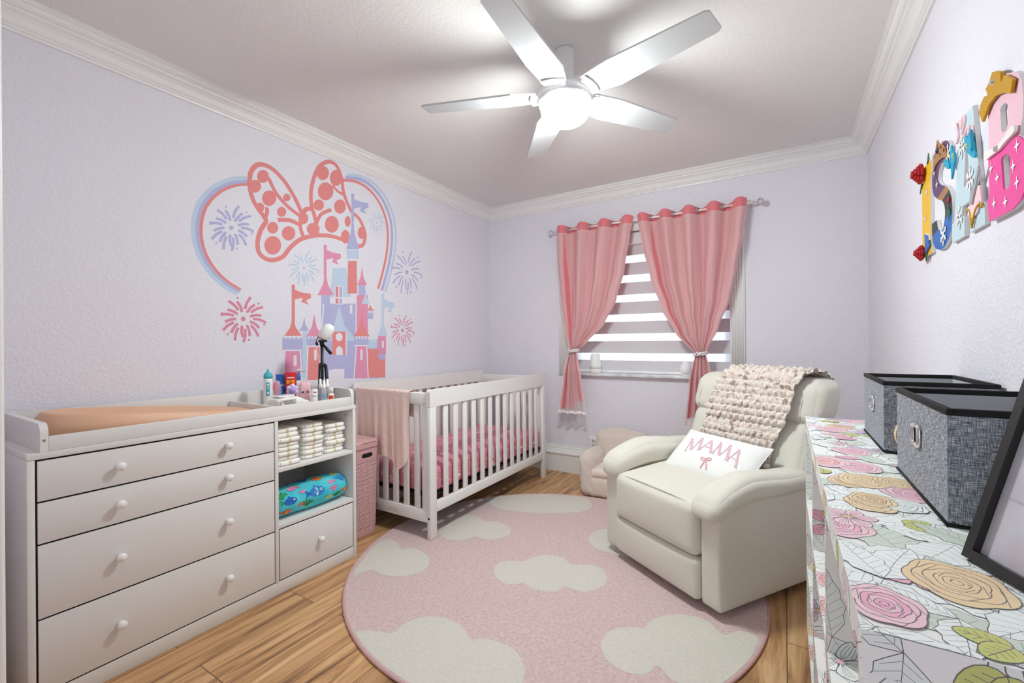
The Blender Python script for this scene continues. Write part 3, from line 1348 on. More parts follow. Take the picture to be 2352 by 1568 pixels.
# camera on a small tripod
X = -2.175
o = thing('camera_tripod', 'black mini tripod standing behind the bottles with white camera on it', 'tripod', (X, 1.535, ZB), FACE)
zl = ztop(748, 838, X) - ZB
zh = ztop(748, 787, X) - ZB
MB().tube([(0, 0, .03), (0, 0, zh)], .0080, 12).build('column', M_black, o)
m = MB()
m.lathe([(.015, -.010), (.018, 0), (.018, .009), (.010, .013)], (0, 0, zl), 16)
for k in range(3):
    a = 2 * pi * k / 3 + 1.57
    m.lathe([(.006, -.005), (.006, .005)], (.018 * cos(a), .018 * sin(a), zl), 10, axis=(-sin(a), cos(a), 0))
    m.tube([(0, 0, zl), (.018 * cos(a), .018 * sin(a), zl)], .005, 8)
m.build('collar', M_black, o)
for k in range(3):
    a = 2 * pi * k / 3 + 1.57
    m = MB()
    m.tube([(.018 * cos(a), .018 * sin(a), zl), (.034 * cos(a), .034 * sin(a), .004)], [.0086, .0070], 10)
    lg = m.build('leg', M_black, o)
    MB().lathe([(.006, 0), (.0065, .006), (.005, .009)], (.0345 * cos(a), .0345 * sin(a), .0), 10).build('foot', M_black, lg)
m = MB()
m.soft((.022, .022, .006), .004, (0, .004, zh + .010), n=6)
m.lathe([(.010, -.018), (.012, 0), (.010, .008)], (0, 0, zh), 14)
m.lathe([(.008, -.012), (.010, .0)], (0, -.02, zh - .004), 12, axis=(0, 1, .3))
m.build('head', M_black, o)
m = MB()
m.tube([(.004, .008, zh - .012), (.012, .022, zh - .03), (.022, .046, zh - .062)], [.005, .0085, .0085], 10)
m.build('pan_handle', M_black, o)
o2 = thing('baby_camera', 'white dome baby camera tilted on the mini tripod with yellow cable', 'camera',
           tuple(Vector(o.location) + Vector((0, .004, zh + .0172))), FACE)
ax = Vector((.25, .50, .83)).normalized()
cb = Vector((.004, .018, .038))
m = MB()
m.lathe([(.029, -.032), (.032, -.028), (.032, .014), (.030, .031), (.025, .044), (.014, .052), (0, .054)], cb, 26, axis=ax)
m.build('housing', M_glossw, o2)
m = MB()
m.lathe([(.022, -.018), (.014, -.010), (.008, .02)], cb * .40 + Vector((0, -.002, 0)), 16, axis=ax)
m.tube([(0, 0, .0005), (0, 0, .012)], .012, 12)
m.build('mount', mat('warm_grey_plastic', '#bdb6ae', rough=.4), o2)
m = MB()
m.tube([cb + Vector((-.02, -.026, .0)), (-.006, -.030, .0), (-.004, -.033, -.022)], .0032, 8)
m.build('plug', mat('brass_plug', '#c99a3d', rough=.4), o2)
m = MB()
m.tube([(-.004, -.033, -.022), (0, -.030, -.06), (0.002, -.016, -.12), (-.002, -.018, -.20)], .0016, 6)
m.build('cable', M_glossw, o2)

# ------------------------------------------------------------------ diapers on the shelf
M_diap = mat('diaper_white', '#f6f4ee', rough=0.8, bump=(90, .25, .002))
M_tan = mat('diaper_tan_print', '#dccba6', rough=0.8)
M_mint = mat('diaper_grey_print', '#b9c4c0', rough=0.8)
ORD = ['topmost', 'second', 'third', 'fourth', 'fifth', 'sixth', 'seventh', 'eighth']


def diaper():
    o = thing('diaper', 'folded white diaper', 'diaper', (0, 0, 0))
    m = MB()
    m.soft((.105, .058, .0104), .0102, (-.105, 0, .0105), (0, 0, .0004), n=14,
           fn=lambda p: Vector((p.x + .003 * sin(40 * p.y) - .012 * abs(p.y / .06) ** 3, p.y * (1 + .04 * sin(30 * p.x)), p.z + .0006 * sin(70 * p.y))))
    m.build('body', M_diap, o)
    m = MB()

    def nose(u, v):                     # the rounded front edge, u across, v round the nose
        a = -1.1 + 2.2 * v
        return (-.0098 + .0104 * cos(a) + .003 * sin(40 * u) - .012 * abs(u / .06) ** 3, u, .0105 + .0104 * sin(a) + .0006 * sin(70 * u))
    for (u0, u1, mt_) in ((-.009, .003, M_tan), (.043, .046, M_mint), (-.047, -.045, M_mint)):
        m = MB()
        m.grid(2, 6, lambda u, v: nose(u0 + (u1 - u0) * u, v))
        m.build('print', mt_, o)
    m = MB()
    m.grid(4, 2, lambda u, v: (-.195 - .025 * v, -.045 + .09 * u, .012 + .006 * v + .001 * sin(9 * u)), 0)
    m.build('tab', M_diap, o)
    return o


D0 = diaper()
first = True
for si, (yc, xf, n, place) in enumerate(((1.241, -2.010, 8, 'stack beside the drawers'), (1.383, -2.020, 8, 'middle stack'),
                                         (1.516, -2.028, 7, 'stack at the side panel'))):
    R = random.Random(si + 2)
    for k in range(n):
        zz = .5801 + .0217 * k
        lab = 'folded white diaper, %s in the %s' % (ORD[n - 1 - k] if k < n - 1 else 'topmost', place)
        if n - 1 - k >= 1:
            lab = 'folded white diaper, %s from the top of the %s' % (ORD[n - 1 - k], place)
        if k == 0:
            lab = 'folded white diaper at the bottom of the %s' % place
        loc = (xf + R.uniform(-.012, .006), yc + R.uniform(-.004, .004), zz)
        rz = R.uniform(-.03, .03)
        if first:
            D0.location, D0.rotation_euler = loc, (0, 0, rz)
            D0['label'], D0['group'] = lab, 'folded diapers on the dresser shelf'
            first = False
        else:
            dup(D0, loc, rz, lab, 'folded diapers on the dresser shelf')

# ------------------------------------------------------------------ sea print roll on the lower shelf
M_sea = mat('turquoise_fabric', '#34bcd0', rough=0.75, vary=('#5fd4dc', 14))
SEA = [M_sea, mat('print_orange', '#e2622c', rough=.8), mat('print_deep_blue', '#1d5fb4', rough=.8), mat('print_green', '#2f8f4a', rough=.8),
       mat('print_white', '#eef3f2', rough=.8), mat('print_pink', '#d87aa8', rough=.8), mat('print_yellow', '#e9d23a', rough=.8),
       mat('print_black', '#16202c', rough=.8), mat('print_coral_blue', '#2f7cc4', rough=.8)]
ro = thing('rolled_mat', 'turquoise rolled fabric mat printed with fish and corals on the lower shelf', 'rolled mat', (-2.095, 1.382, .3215))
m = MB()
RL, RX, RZr = .196, .088, .068


def roll(u, v, w=0.0):
    """u along the roll (-1..1), v angle"""
    e = (1 - min(1.0, abs(u)) ** 6) ** .35 if abs(u) < 1 else 0
    k = .62 + .38 * e
    k *= 1 + .05 * sin(5 * u + 1) * .6
    z = RZr + (RZr * k + w) * sin(v)
    return ((RX * k + w) * cos(v), u * RL, max(z, .0006))


m.grid(40, 40, lambda u, v: roll(-1 + 2 * u, 2 * pi * v), 0, cv=True)
for s in (-1, 1):
    m.add([roll(s * 1.0, 2 * pi * k / 40) for k in range(40)], [tuple(range(40))], 0)
d = Draw(m, lambda u, v, w: roll(u / RL, v / .078, .0008 + w), step=8e-6, clip=[(-.188, -.10), (.188, -.10), (.188, .22), (-.188, .22)])


def fish(x, y, s, body, band, tail, flip=1):
    d.up()
    d.fill([(x - flip * s * .8, y), (x - flip * s * 1.5, y + s * .55), (x - flip * s * 1.35, y), (x - flip * s * 1.5, y - s * .55)], tail)
    d.up()
    d.fill(arc(x, y, s, s * .6, 0, 2 * pi, 16)[:-1], body)
    d.up()
    d.fill([(x - s * .3, y + s * .5), (x + s * .3, y + s * .5), (x - flip * s * .2, y + s * .95)], body)
    d.up()
    d.fill(arc(x - flip * s * .1, y, s * .16, s * .56, 0, 2 * pi, 10)[:-1], band)
    d.up()
    d.dot(x + flip * s * .58, y + s * .12, s * .17, 4)
    d.up()
    d.dot(x + flip * s * .62, y + s * .12, s * .08, 7)


def coral(x, y, s, mi):
    d.up()
    for k in range(5):
        a = pi / 2 + (k - 2) * .38
        p1 = (x + .55 * s * cos(a), y + .55 * s * sin(a))
        d.up()
        d.stroke([(x, y), p1, (p1[0] + .5 * s * cos(a + .3), p1[1] + .5 * s * sin(a + .3))], s * .13, mi)
        d.up()
        d.stroke([p1, (p1[0] + .4 * s * cos(a - .5), p1[1] + .4 * s * sin(a - .5))], s * .11, mi)


A = lambda deg: radians(deg) * .078
coral(-.17, A(28), .046, 3)
coral(.165, A(30), .052, 8)
coral(-.05, A(-32), .044, 3)
coral(-.02, A(78), .044, 2)
coral(.10, A(0), .034, 5)
coral(.03, A(100), .042, 3)
coral(-.10, A(92), .040, 8)
coral(.12, A(-35), .036, 3)
fish(-.135, A(14), .032, 2, 8, 3)
fish(-.150, A(-30), .025, 1, 6, 1, 1)
fish(-.105, A(62), .024, 5, 4, 1, -1)
fish(.045, A(72), .024, 1, 6, 1, 1)
fish(.005, A(20), .042, 8, 4, 2, 1)
fish(.140, A(78), .019, 6, 7, 6, -1)
fish(.172, A(-12), .019, 1, 6, 1, 1)
fish(-.065, A(36), .014, 5, 4, 5, 1)
fish(-.085, A(-12), .014, 1, 4, 1, -1)
fish(.075, A(-20), .016, 6, 3, 6, 1)
fish(.095, A(40), .018, 5, 4, 5, -1)
m.build('roll', SEA, ro)

# ------------------------------------------------------------------ crib
CX0, CX1, CY0, CY1 = -2.432, -1.745, 1.930, 3.385
cr = thing('crib', 'white slatted wooden baby crib along the mural wall', 'crib', ((CX0 + CX1) / 2, (CY0 + CY1) / 2, 0))
P = rel(cr)
TH = .030


def side(x0, x1, name, top):
    """long side: posts, rounded top rail, bottom rail, slats"""
    for y0 in (CY0, CY1 - .056):
        bx('post', (x0, y0, .0125 if y0 == CY0 and x1 > -2 else 0.0), (x1, y0 + .056, top - .098), M_crib, cr, bev=.005, p=P)
    poly = [(CY0, top - .098), (CY1, top - .098)] + arc(CY1 - .016, top - .016, .016, .016, 0, pi / 2, 5) + arc(CY0 + .016, top - .016, .016, .016, pi / 2, pi, 5)
    m = MB()
    m.prism(poly, lambda u, v, w: P(x0 + w, u, v), x1 - x0)
    m.build('top_rail', M_crib, cr)
    bx('bottom_rail', (x0 + .001, CY0 + .0562, .160), (x1 - .001, CY1 - .0562, .222), M_crib, cr, bev=.004, p=P)
    n = 13
    for k in range(n):
        y = CY0 + .056 + (CY1 - CY0 - .112) * (k + 1) / (n + 1)
        bx('slat', (x0 + .008, y - .021, .2222), (x1 - .008, y + .021, top - .0982), M_crib, cr, bev=.004, p=P)


side(CX1 - TH, CX1, 'front', .880)
side(CX0, CX0 + TH, 'back', .895)


def end(y0, y1, zt):
    xa, xb = CX0 + TH + .0005, CX1 - TH - .0005
    bx('end_rail', (xa, y0, zt - .070), (xb, y1, zt), M_crib, cr, bev=.005, p=P)
    bx('end_rail', (xa, y0, .105), (xb, y1, .178), M_crib, cr, bev=.005, p=P)
    n = 6
    for k in range(n):
        x = xa + (xb - xa) * (k + 1) / (n + 1)
        bx('end_slat', (x - .021, y0 + .006, .1782), (x + .021, y1 - .006, zt - .0702), M_crib, cr, bev=.004, p=P)
    for x in (xa + .022, xb - .022):
        bx('end_post', (x - .022, y0 + .002, .1782), (x + .022, y1 - .002, zt - .0702), M_crib, cr, bev=.003, p=P)


end(CY0 + .006, CY0 + .034, .862)
end(CY1 - .034, CY1 - .006, .862)
h = MB()
for (y, z) in ((CY1 - .030, .60), (CY1 - .030, .51), (CY1 - .030, .33)):
    h.lathe([(.005, 0), (.005, .0012)], P(CX1 - TH - .0002, y, z), 12, axis=(-1, 0, 0))
    h.lathe([(.005, 0), (.005, .0012)], P(CX0 + TH + .0002, y, z + .02), 12, axis=(1, 0, 0))
h.lathe([(.0065, 0), (.0065, .0015)], P(CX1 - .015, CY0 + .0002, .135), 14, axis=(0, -1, 0))
h.build('bolt', mat('bolt_black', '#2a2a2c', rough=.35, metal=.6), cr)
sg = MB().box(P(CX0 + .33, CY0 + .0045, .122), P(CX0 + .42, CY0 + .0058, .150)).build('sticker', mat('sticker_grey', '#d5d3d1', rough=.5), cr)
m = MB()
m.box(P(CX0 + TH + .004, CY0 + .038, .245), P(CX1 - TH - .004, CY1 - .038, .258))
m.build('mattress_support', M_black, cr)

# mattress under its printed sheet
M_sheet = mat('rose_sheet', '#d68694', rough=0.75)
M_sheetp = mat('sheet_white_print', '#f6e6e6', rough=0.8)
MX0, MX1, MY0, MY1, MZ0, MZ1 = CX0 + TH + .006, CX1 - TH - .008, CY0 + .042, CY1 - .042, .2585, .405
ma = thing('crib_mattress', 'crib mattress under a rose pink sheet printed with white rainbows', 'mattress',
           ((MX0 + MX1) / 2, (MY0 + MY1) / 2, MZ0))
hx, hy, hz = (MX1 - MX0) / 2, (MY1 - MY0) / 2, (MZ1 - MZ0) / 2


def wr(p):
    p = p.copy()
    k = max(0, (p.z / (2 * hz)))
    edge = max(abs(p.x) / hx, 0)
    p.z += k * .004 * sin(26 * p.y + 9 * p.x) * (.3 + edge)
    if abs(p.x) > hx * .9:
        p.x += math.copysign(.004 * sin(30 * p.y + 1.2 * sin(9 * p.y)) - .004, p.x)
    return p


m = MB()
m.soft((hx - .002, hy - .002, hz), .028, (0, 0, hz), (0, 0, .004), n=36, fn=wr)
m.build('mattress', M_sheet, ma)
R = random.Random(4)
m = MB()


def rainbow(d, x, y, s, rot):
    c_, s_ = cos(rot), sin(rot)
    for r in (1.0, .68, .36):
        d.up()
        pts = [(-r, -.45)] + arc(0, 0, r, r, pi, 0, 10) + [(r, -.45)]
        d.stroke([(x + s * (px * c_ - py * s_), y + s * (px * s_ + py * c_)) for px, py in pts], s * .15, 0)


def sprinkle(d, u0, u1, v0, v1, n, sz):
    pts = []
    for _ in range(n * 12):
        x, y = R.uniform(u0, u1), R.uniform(v0, v1)
        if all((x - a) ** 2 + (y - b) ** 2 > (sz * 2.1) ** 2 for a, b in pts):
            pts.append((x, y))
        if len(pts) >= n:
            break
    for i, (x, y) in enumerate(pts):
        k = i % 4
        d.up()
        if k == 0:
            rainbow(d, x, y, sz * .75, R.choice((0, 1.57, -1.57, 3.14)))
        elif k == 1:
            d.fill(arc(x, y, sz * .7, sz * .22, 0, 2 * pi, 10)[:-1], 0)
            d.up()
            d.fill(arc(x, y + sz * .15, sz * .35, sz * .25, 0, 2 * pi, 10)[:-1], 0)
        elif k == 2:
            for q in range(4):
                d.stroke([(x - sz * .5 + q * sz * .3, y - sz * .45), (x - sz * .5 + q * sz * .3, y + sz * .1 * (1 + q % 3))], sz * .09, 0)
    for _ in range(n * 6):
        x, y = R.uniform(u0, u1), R.uniform(v0, v1)
        d.up()
        d.dot(x, y, sz * R.uniform(.09, .16), 0, 7)


def topz(x, y):
    return wr(Vector((x, y, 2 * hz + .004 * (1 - (x / hx) ** 2) * (1 - (y / hy) ** 2)))).z


dt = Draw(m, lambda u, v, w: (u, v, topz(u, v) + .0021 + w), step=2e-6)
sprinkle(dt, -hx + .04, hx - .04, -hy + .04, hy - .04, 55, .038)
df = Draw(m, lambda u, v, w: (wr(Vector((hx - .002, u, v))).x + .0019 + w, u, v), step=2e-6)
sprinkle(df, -hy + .04, hy - .04, .018, 2 * hz - .035, 24, .030)
dl = Draw(m, lambda u, v, w: (u, -hy + .0003 - w, v), step=2e-6)
sprinkle(dl, -hx + .05, hx - .05, .018, 2 * hz - .035, 10, .030)
m.build('sheet_print', M_sheetp, ma)

# muslin cloth over the end rail
M_musl = mat('muslin_peach_pink', '#f0d6cc', rough=0.9, bump=(120, .6, .004))
mu = thing('muslin_cloth', 'crinkled peach pink muslin cloth hanging over the crib end rail', 'cloth', (-2.16, CY0 + .02, .862))
P = rel(mu)
ph = [1.3, 4.1, 2.2, .4]


def musl(u, v, off=0.0):
    x = -2.375 + .475 * u
    drop_f = .36 + .05 * sin(3 * u) if u < .62 else .36 + .11 * sin((u - .62) / .38 * pi * .9) ** .8
    drop_b = .16
    tot = drop_f + .045 + drop_b
    s = v * tot
    yf, yb = CY0 - .001, CY0 + .041
    f = 1.0
    if s < drop_f:
        z = .866 - (drop_f - s)
        y = yf
        k = (drop_f - s) / drop_f
        wav = k ** .7
    elif s < drop_f + .045:
        a = (s - drop_f) / .045
        y = yf + (yb - yf) * a
        z = .866 + .002
        wav = 0
    else:
        z = .866 - (s - drop_f - .045)
        y = yb
        wav = .4
    y += (-1 if s < drop_f else 1) * wav * (.003 + .0055 * (1 + sin(2 * pi * 5.5 * u + ph[0] + 1.5 * u)) * .6 + .0035 * (1 + sin(47 * u + 7 * z + ph[1])))
    x += .010 * wav * sin(2 * pi * 3 * u + ph[2]) + .02 * wav * (u - .5)
    z += .0012 * sin(70 * u + ph[3])
    # the free corner gathers into a long fold
    if u > .72 and s < drop_f:
        k = (u - .72) / .28
        y -= .010 * sin(pi * k) * wav
        x -= .035 * k * wav
    return P(x, min(y, CY0 - .0035) if s < drop_f else y, z)


m = MB()
m.grid(110, 80, musl)
m.build('cloth', M_musl, mu)

# ------------------------------------------------------------------ hamper
M_hamp = mat('pink_wicker_plastic', '#cda2a2', rough=0.4)
HX0, HX1, HY0, HY1, HH = -2.432, -2.125, 1.705, 1.895, .575
ha = thing('laundry_hamper', 'tall pink woven look plastic laundry hamper with lid between dresser and crib', 'hamper',
           ((HX0 + HX1) / 2, (HY0 + HY1) / 2, 0))
ax_, ay_ = (HX1 - HX0) / 2, (HY1 - HY0) / 2
PER = 2 * (2 * ax_ + 2 * ay_)


def rrect(t, ax, ay, r):
    """point and outward normal at t (0..1) round a rounded rectangle; t=0 at the middle of +x side"""
    segs = []
    L1, L2 = 2 * (ay - r), 2 * (ax - r)
    q = pi * r / 2
    tot = 2 * L1 + 2 * L2 + 4 * q
    s = (t % 1.0) * tot + L1 / 2
    s %= tot
    for k, (ln, kind) in enumerate(((L1, 0), (q, 1), (L2, 0), (q, 1), (L1, 0), (q, 1), (L2, 0), (q, 1))):
        if s <= ln:
            break
        s -= ln
    side_ = k // 2
    if kind == 0:
        a = side_ * pi / 2
        along = s - ln / 2
        if side_ == 0:
            return ax, along, 1, 0
        if side_ == 1:
            return -along, ay, 0, 1
        if side_ == 2:
            return -ax, -along, -1, 0
        return along, -ay, 0, -1
    a = side_ * pi / 2 + s / r
    cx = (ax - r) * (1 if side_ in (0, 3) else -1)
    cy = (ay - r) * (1 if side_ in (0, 1) else -1)
    return cx + r * cos(a), cy + r * sin(a), cos(a), sin(a)


m = MB()
NU, NV = 300, 150
rows, cols = 35, 42


def hbody(u, v):
    z = .504 * v
    tp = .900 + .085 * v
    x, y, nx, ny = rrect(u, ax_ * tp, ay_ * tp, .034)
    dsp = 0.0
    if .05 < z < .455:
        rr = (z - .05) / .405 * rows
        ri = int(rr)
        fz = rr - ri
        cc = u * cols + (.5 if ri % 2 else 0)
        fu = cc - int(cc)
        w_ = max(0.0, sin(pi * fz)) ** .6
        dsp = -.0060 + .0085 * w_ * (.35 + .65 * max(0, sin(pi * fu)) ** .5)
        # smooth foot patches at the corners
        x0, y0, n0x, n0y = rrect(u, 1, 1, .3)
        corner = abs(n0x * n0y) * 2
        if z < .05 + .075 * corner ** .5 and corner > .25:
            dsp = 0.0015
    if z < .008:
        dsp -= .004 * (1 - z / .008)
    return (x + nx * dsp, y + ny * dsp, z)


m.grid(NU, NV, hbody, cu=True)
m.add([hbody(k / 60, 0) for k in range(60)], [tuple(reversed(range(60)))], 0)
m.build('basket', M_hamp, ha)
m = MB()


def hcol(u, v):
    z = .5042 + .020 * v
    x, y, nx, ny = rrect(u, ax_ * .985, ay_ * .985, .034)
    return (x, y, z)


m.grid(100, 2, hcol, cu=True)
m.build('collar', M_hamp, ha)
m = MB()
prof = [(-.002, .524), (.003, .5245), (.0035, .556), (.001, .566), (-.008, .5735), (-.012, .5745), (-.014, .5725)]


def hlid(u, v):
    k = v * (len(prof) - 1)
    i = min(int(k), len(prof) - 2)
    f = k - i
    dd = prof[i][0] + (prof[i + 1][0] - prof[i][0]) * f
    z = prof[i][1] + (prof[i + 1][1] - prof[i][1]) * f
    x, y, nx, ny = rrect(u, ax_ * .985, ay_ * .985, .034)
    return (x + nx * dd, y + ny * dd, z)


m.grid(100, 18, hlid, cu=True)


def htop(u, v):
    x = (u * 2 - 1) * (ax_ * .985 - .016)
    y = (v * 2 - 1) * (ay_ * .985 - .016)
    r = .022
    mx_, my_ = ax_ * .985 - .014, ay_ * .985 - .014
    ex, ey = max(0, abs(x) - (mx_ - r)), max(0, abs(y) - (my_ - r))
    l = sqrt(ex * ex + ey * ey)
    if l > r:
        x -= math.copysign(ex * (1 - r / l), x)
        y -= math.copysign(ey * (1 - r / l), y)
    z = .573
    edge = max(abs(u * 2 - 1), abs(v * 2 - 1))
    if edge < .86:
        a, b = (x + y) * 160, (x - y) * 160
        z += .0014 * sin(a) * (1 if sin(b * .5) > 0 else -1)
    z += .004 * (1 - (u * 2 - 1) ** 2)
    return (x, y, z)


m.grid(90, 60, htop)
lid = m.build('lid', M_hamp, ha)
m = MB()
m.box((ax_ * .985 + .0010, -.045, .5590), (ax_ * .985 + .0042, .060, .5605), bev=0)
m.build('lid_seam', M_dark, lid)
m = MB()
m.prism(arc(.018, 0, .016, .0125, -pi / 2, pi / 2, 8) + arc(-.030, 0, .016, .0125, pi / 2, 3 * pi / 2, 8),
        lambda u, v, w: (ax_ * .984 - .004 + w, u + .006, .487 + v), .0052)
m.build('handle_hole', M_dark, ha)

# ------------------------------------------------------------------ rug
M_rug = mat('rug_pink_pile', '#dbc3c0', rough=0.95, bump=(420, .5, .004, 2), vary=('#cbaeaa', 75), sheen=.3)
M_rugw = mat('rug_cream_pile', '#dad5ca', rough=0.95, bump=(420, .5, .004, 2), vary=('#d2ccc0', 80), sheen=.3)
M_rugb = mat('rug_binding', '#c99f9c', rough=0.9, bump=(500, .4, .002))
RC = Vector((-1.069, 2.083))
RR = 1.006
rg = thing('rug', 'round pink rug with cream clouds on the plank floor', 'rug', (RC.x, RC.y, 0))
m = MB()
m.lathe([(RR - .003, .0005), (RR - .002, .0105), (RR - .012, .0118), (0, .0118)], seg=128, smooth=False)
cl = arc(0, 0, RR - .010, RR - .010, 0, 2 * pi, 96)[:-1]


def pt(px, py):
    q = at(px, py, 'Z', .012)
    return (q.x - RC.x, q.y - RC.y)


def circ3(a, b, c):
    ax, ay = a
    bx_, by = b
    cx, cy = c
    d = 2 * (ax * (by - cy) + bx_ * (cy - ay) + cx * (ay - by))
    ux = ((ax * ax + ay * ay) * (by - cy) + (bx_ * bx_ + by * by) * (cy - ay) + (cx * cx + cy * cy) * (ay - by)) / d
    uy = ((ax * ax + ay * ay) * (cx - bx_) + (bx_ * bx_ + by * by) * (ax - cx) + (cx * cx + cy * cy) * (bx_ - ax)) / d
    return ux, uy, sqrt((ax - ux) ** 2 + (ay - uy) ** 2)


dr2 = Draw(m, lambda u, v, w: (u, v, .0122 + w), clip=cl, step=4e-5, w0=0)


def bump3(p, q, r):
    x, y, rad = circ3(pt(*p), pt(*q), pt(*r))
    dr2.fill(arc(x, y, rad, rad, 0, 2 * pi, 48)[:-1], 1)
    dr2.up()
    return x, y, rad


def blob(pxs):
    dr2.fill(spline([pt(*p) for p in pxs], 6, True), 1)
    dr2.up()


# clouds, outlined where they lie on the floor
blob([(815, 1455), (865, 1449), (902, 1453), (930, 1432), (965, 1418), (1000, 1415), (1040, 1425), (1068, 1445), (1080, 1467),
      (1110, 1467), (1150, 1475), (1185, 1495), (1204, 1532), (1200, 1567), (1185, 1620), (1100, 1660), (950, 1660), (880, 1600), (838, 1520)])
blob([(1380, 1479), (1392, 1456), (1410, 1445), (1432, 1440), (1458, 1440), (1477, 1442), (1496, 1425), (1525, 1414), (1556, 1411),
      (1600, 1416), (1634, 1432), (1661, 1457), (1700, 1448), (1735, 1458), (1738, 1480), (1690, 1580), (1650, 1590), (1600, 1580), (1545, 1562), (1510, 1528),
      (1490, 1545), (1465, 1549), (1425, 1538), (1392, 1512)])
blob([(1134, 1308), (1145, 1293), (1167, 1288), (1203, 1288), (1222, 1279), (1259, 1274), (1295, 1282), (1314, 1296), (1351, 1296),
      (1382, 1306), (1394, 1324), (1385, 1345), (1347, 1358), (1318, 1354), (1297, 1346), (1280, 1356), (1253, 1358), (1222, 1351), (1203, 1339),
      (1185, 1341), (1163, 1340), (1143, 1328)])
blob([(1008, 1222), (1030, 1203), (1052, 1188), (1077, 1183), (1100, 1187), (1114, 1197), (1136, 1197), (1160, 1204), (1173, 1218), (1162, 1231),
      (1127, 1239), (1105, 1236), (1092, 1231), (1075, 1237), (1050, 1240), (1022, 1236)])
blob([(812, 1320), (830, 1290), (852, 1262), (870, 1246), (894, 1238), (912, 1246), (922, 1262), (940, 1258), (966, 1264), (985, 1280), (982, 1300), (960, 1316), (918, 1324),
      (880, 1320), (856, 1308), (838, 1312)])
blob([(1124, 1152), (1138, 1140), (1180, 1134), (1240, 1131), (1310, 1136), (1348, 1146), (1359, 1160), (1345, 1172), (1310, 1177), (1250, 1178),
      (1190, 1174), (1140, 1166)])
blob([(1351, 1238), (1362, 1224), (1388, 1214), (1430, 1214), (1470, 1230), (1480, 1260), (1450, 1280), (1420, 1274), (1398, 1268), (1368, 1258)])
m.build('pile', [M_rug, M_rugw], rg)
m = MB()
m.tube([(RR * cos(2 * pi * k / 160), RR * sin(2 * pi * k / 160), .0068) for k in range(160)], .0062, 8, closed=True)
m.build('binding', M_rugb, rg)

# ------------------------------------------------------------------ armchair
M_up = mat('cream_upholstery', '#dcd8cc', rough=0.85, bump=(600, .25, .0015, 2), vary=('#d7d3c7', 160), sheen=.2)
M_seam = mat('cream_piping', '#cac5b8', rough=0.85)
AC = Vector((-.227, 1.957))
AV = Vector((cos(radians(57)), sin(radians(57))))
AU = Vector((AV.y, -AV.x))
ARZ = atan2(AU.y, AU.x)
a0 = AC + AU * (-.37) + AV * .42
ch = thing('recliner_armchair', 'cream upholstered recliner armchair standing partly on the rug', 'armchair', (a0.x, a0.y, 0), ARZ)


def cs(s, t, z):
    return Vector((s + .37, t - .42, z))


def soft(name, s0, s1, t0, t1, z0, z1, r, puff=(0, 0, 0), n=16, fn=None, parent=ch, m=M_up, extra=None):
    mb = MB()
    c = cs((s0 + s1) / 2, (t0 + t1) / 2, (z0 + z1) / 2)
    mb.soft(((s1 - s0) / 2, (t1 - t0) / 2, (z1 - z0) / 2), r, c, puff, n, fn=fn)
    if extra:
        extra(mb)
    return mb.build(name, m, parent)


def ring(path, r=.0028):
    m = MB()
    m.tube(path, r, 6)
    return m


# undercarriage
bm_ = MB()
bm_.box(cs(-.66, .10, .0136), cs(-.08, .70, .055))
bm_.build('base', M_black, ch)
MB().box(cs(-.635, .06, .056), cs(-.105, .80, .24)).build('seat_box', M_up, ch)


def arm_fn(sgn):
    def f(p):
        return p
    return f


for (s0, s1, sg_) in ((-.100, .0, 1), (-.740, -.640, -1)):
    a_ = soft('arm', s0, s1, 0, .80, .048, .500, .016, (.004 * 1, .004, 0), n=14)
    so = s1 - .0005 if sg_ > 0 else s0 + .0005
    ring([cs(so - sg_ * .008, .006, .06), cs(so - sg_ * .007, .0045, .27), cs(so - sg_ * .008, .006, .49)], .0022).build('seam', M_seam, a_)

    # padded arm top, its front end rolling down
    def pf(p, sg_=sg_):
        q = p.copy()
        t = q.y + .42
        k = max(0, (.20 - t) / .23)
        q.z -= .045 * k ** 2 + .008 * k
        q.z += .020 * math.exp(-((t - .22) / .16) ** 2) * (1 if q.z > .5 else .3)
        for tt, aa in ((.10, .004), (.17, .003), (.30, .0025), (.42, .003)):
            d_ = (t - tt) / .012
            q.z -= aa * math.exp(-d_ * d_) * (.4 + .6 * abs(sin(9 * q.x + tt * 20)))
        return q
    s0p, s1p = (-.135, .012) if sg_ > 0 else (-.752, -.605)
    zr = .038 if sg_ > 0 else 0.0
    pd = soft('arm_pad', s0p, s1p, -.035, .62, .470 - zr * .4, .585 - zr, .050 - zr * .2, (.006, .006, .012), n=22, fn=pf)
    sx_ = s1p - .0015 if sg_ > 0 else s0p + .0015
    path = []
    for k in range(24):
        t = -.028 + .62 * k / 23
        p_ = pf(cs(sx_, t, .545 - zr))
        path.append(p_ + Vector((sg_ * (.005 * sin(pi * k / 23) - .004), 0, .0)))
    ring(path, .0022).build('seam', M_seam, pd)


def seat_fn(p):
    q = p.copy()
    t = q.y + .42
    q.z += .03 * max(0, min(1, (t + .02) / .35)) * (1 if q.z > .35 else 0)
    return q


st = soft('seat', -.638, -.102, -.028, .60, .232, .462, .040, (.0, .012, .014), n=24, fn=seat_fn)
ring([seat_fn(cs(-.610, -.006, .453)), seat_fn(cs(-.50, -.010, .4605)), seat_fn(cs(-.37, -.011, .463)), seat_fn(cs(-.24, -.010, .4605)), seat_fn(cs(-.13, -.006, .453))], .002).build('seam', M_seam, st)
soft('footrest', -.638, -.102, -.020, .058, .052, .230, .022, (0, .010, 0), n=16)


# the back leans; lower cushion, headrest and shell
def lean(p):
    q = p.copy()
    q.y += (q.z - .45) * .34
    return q


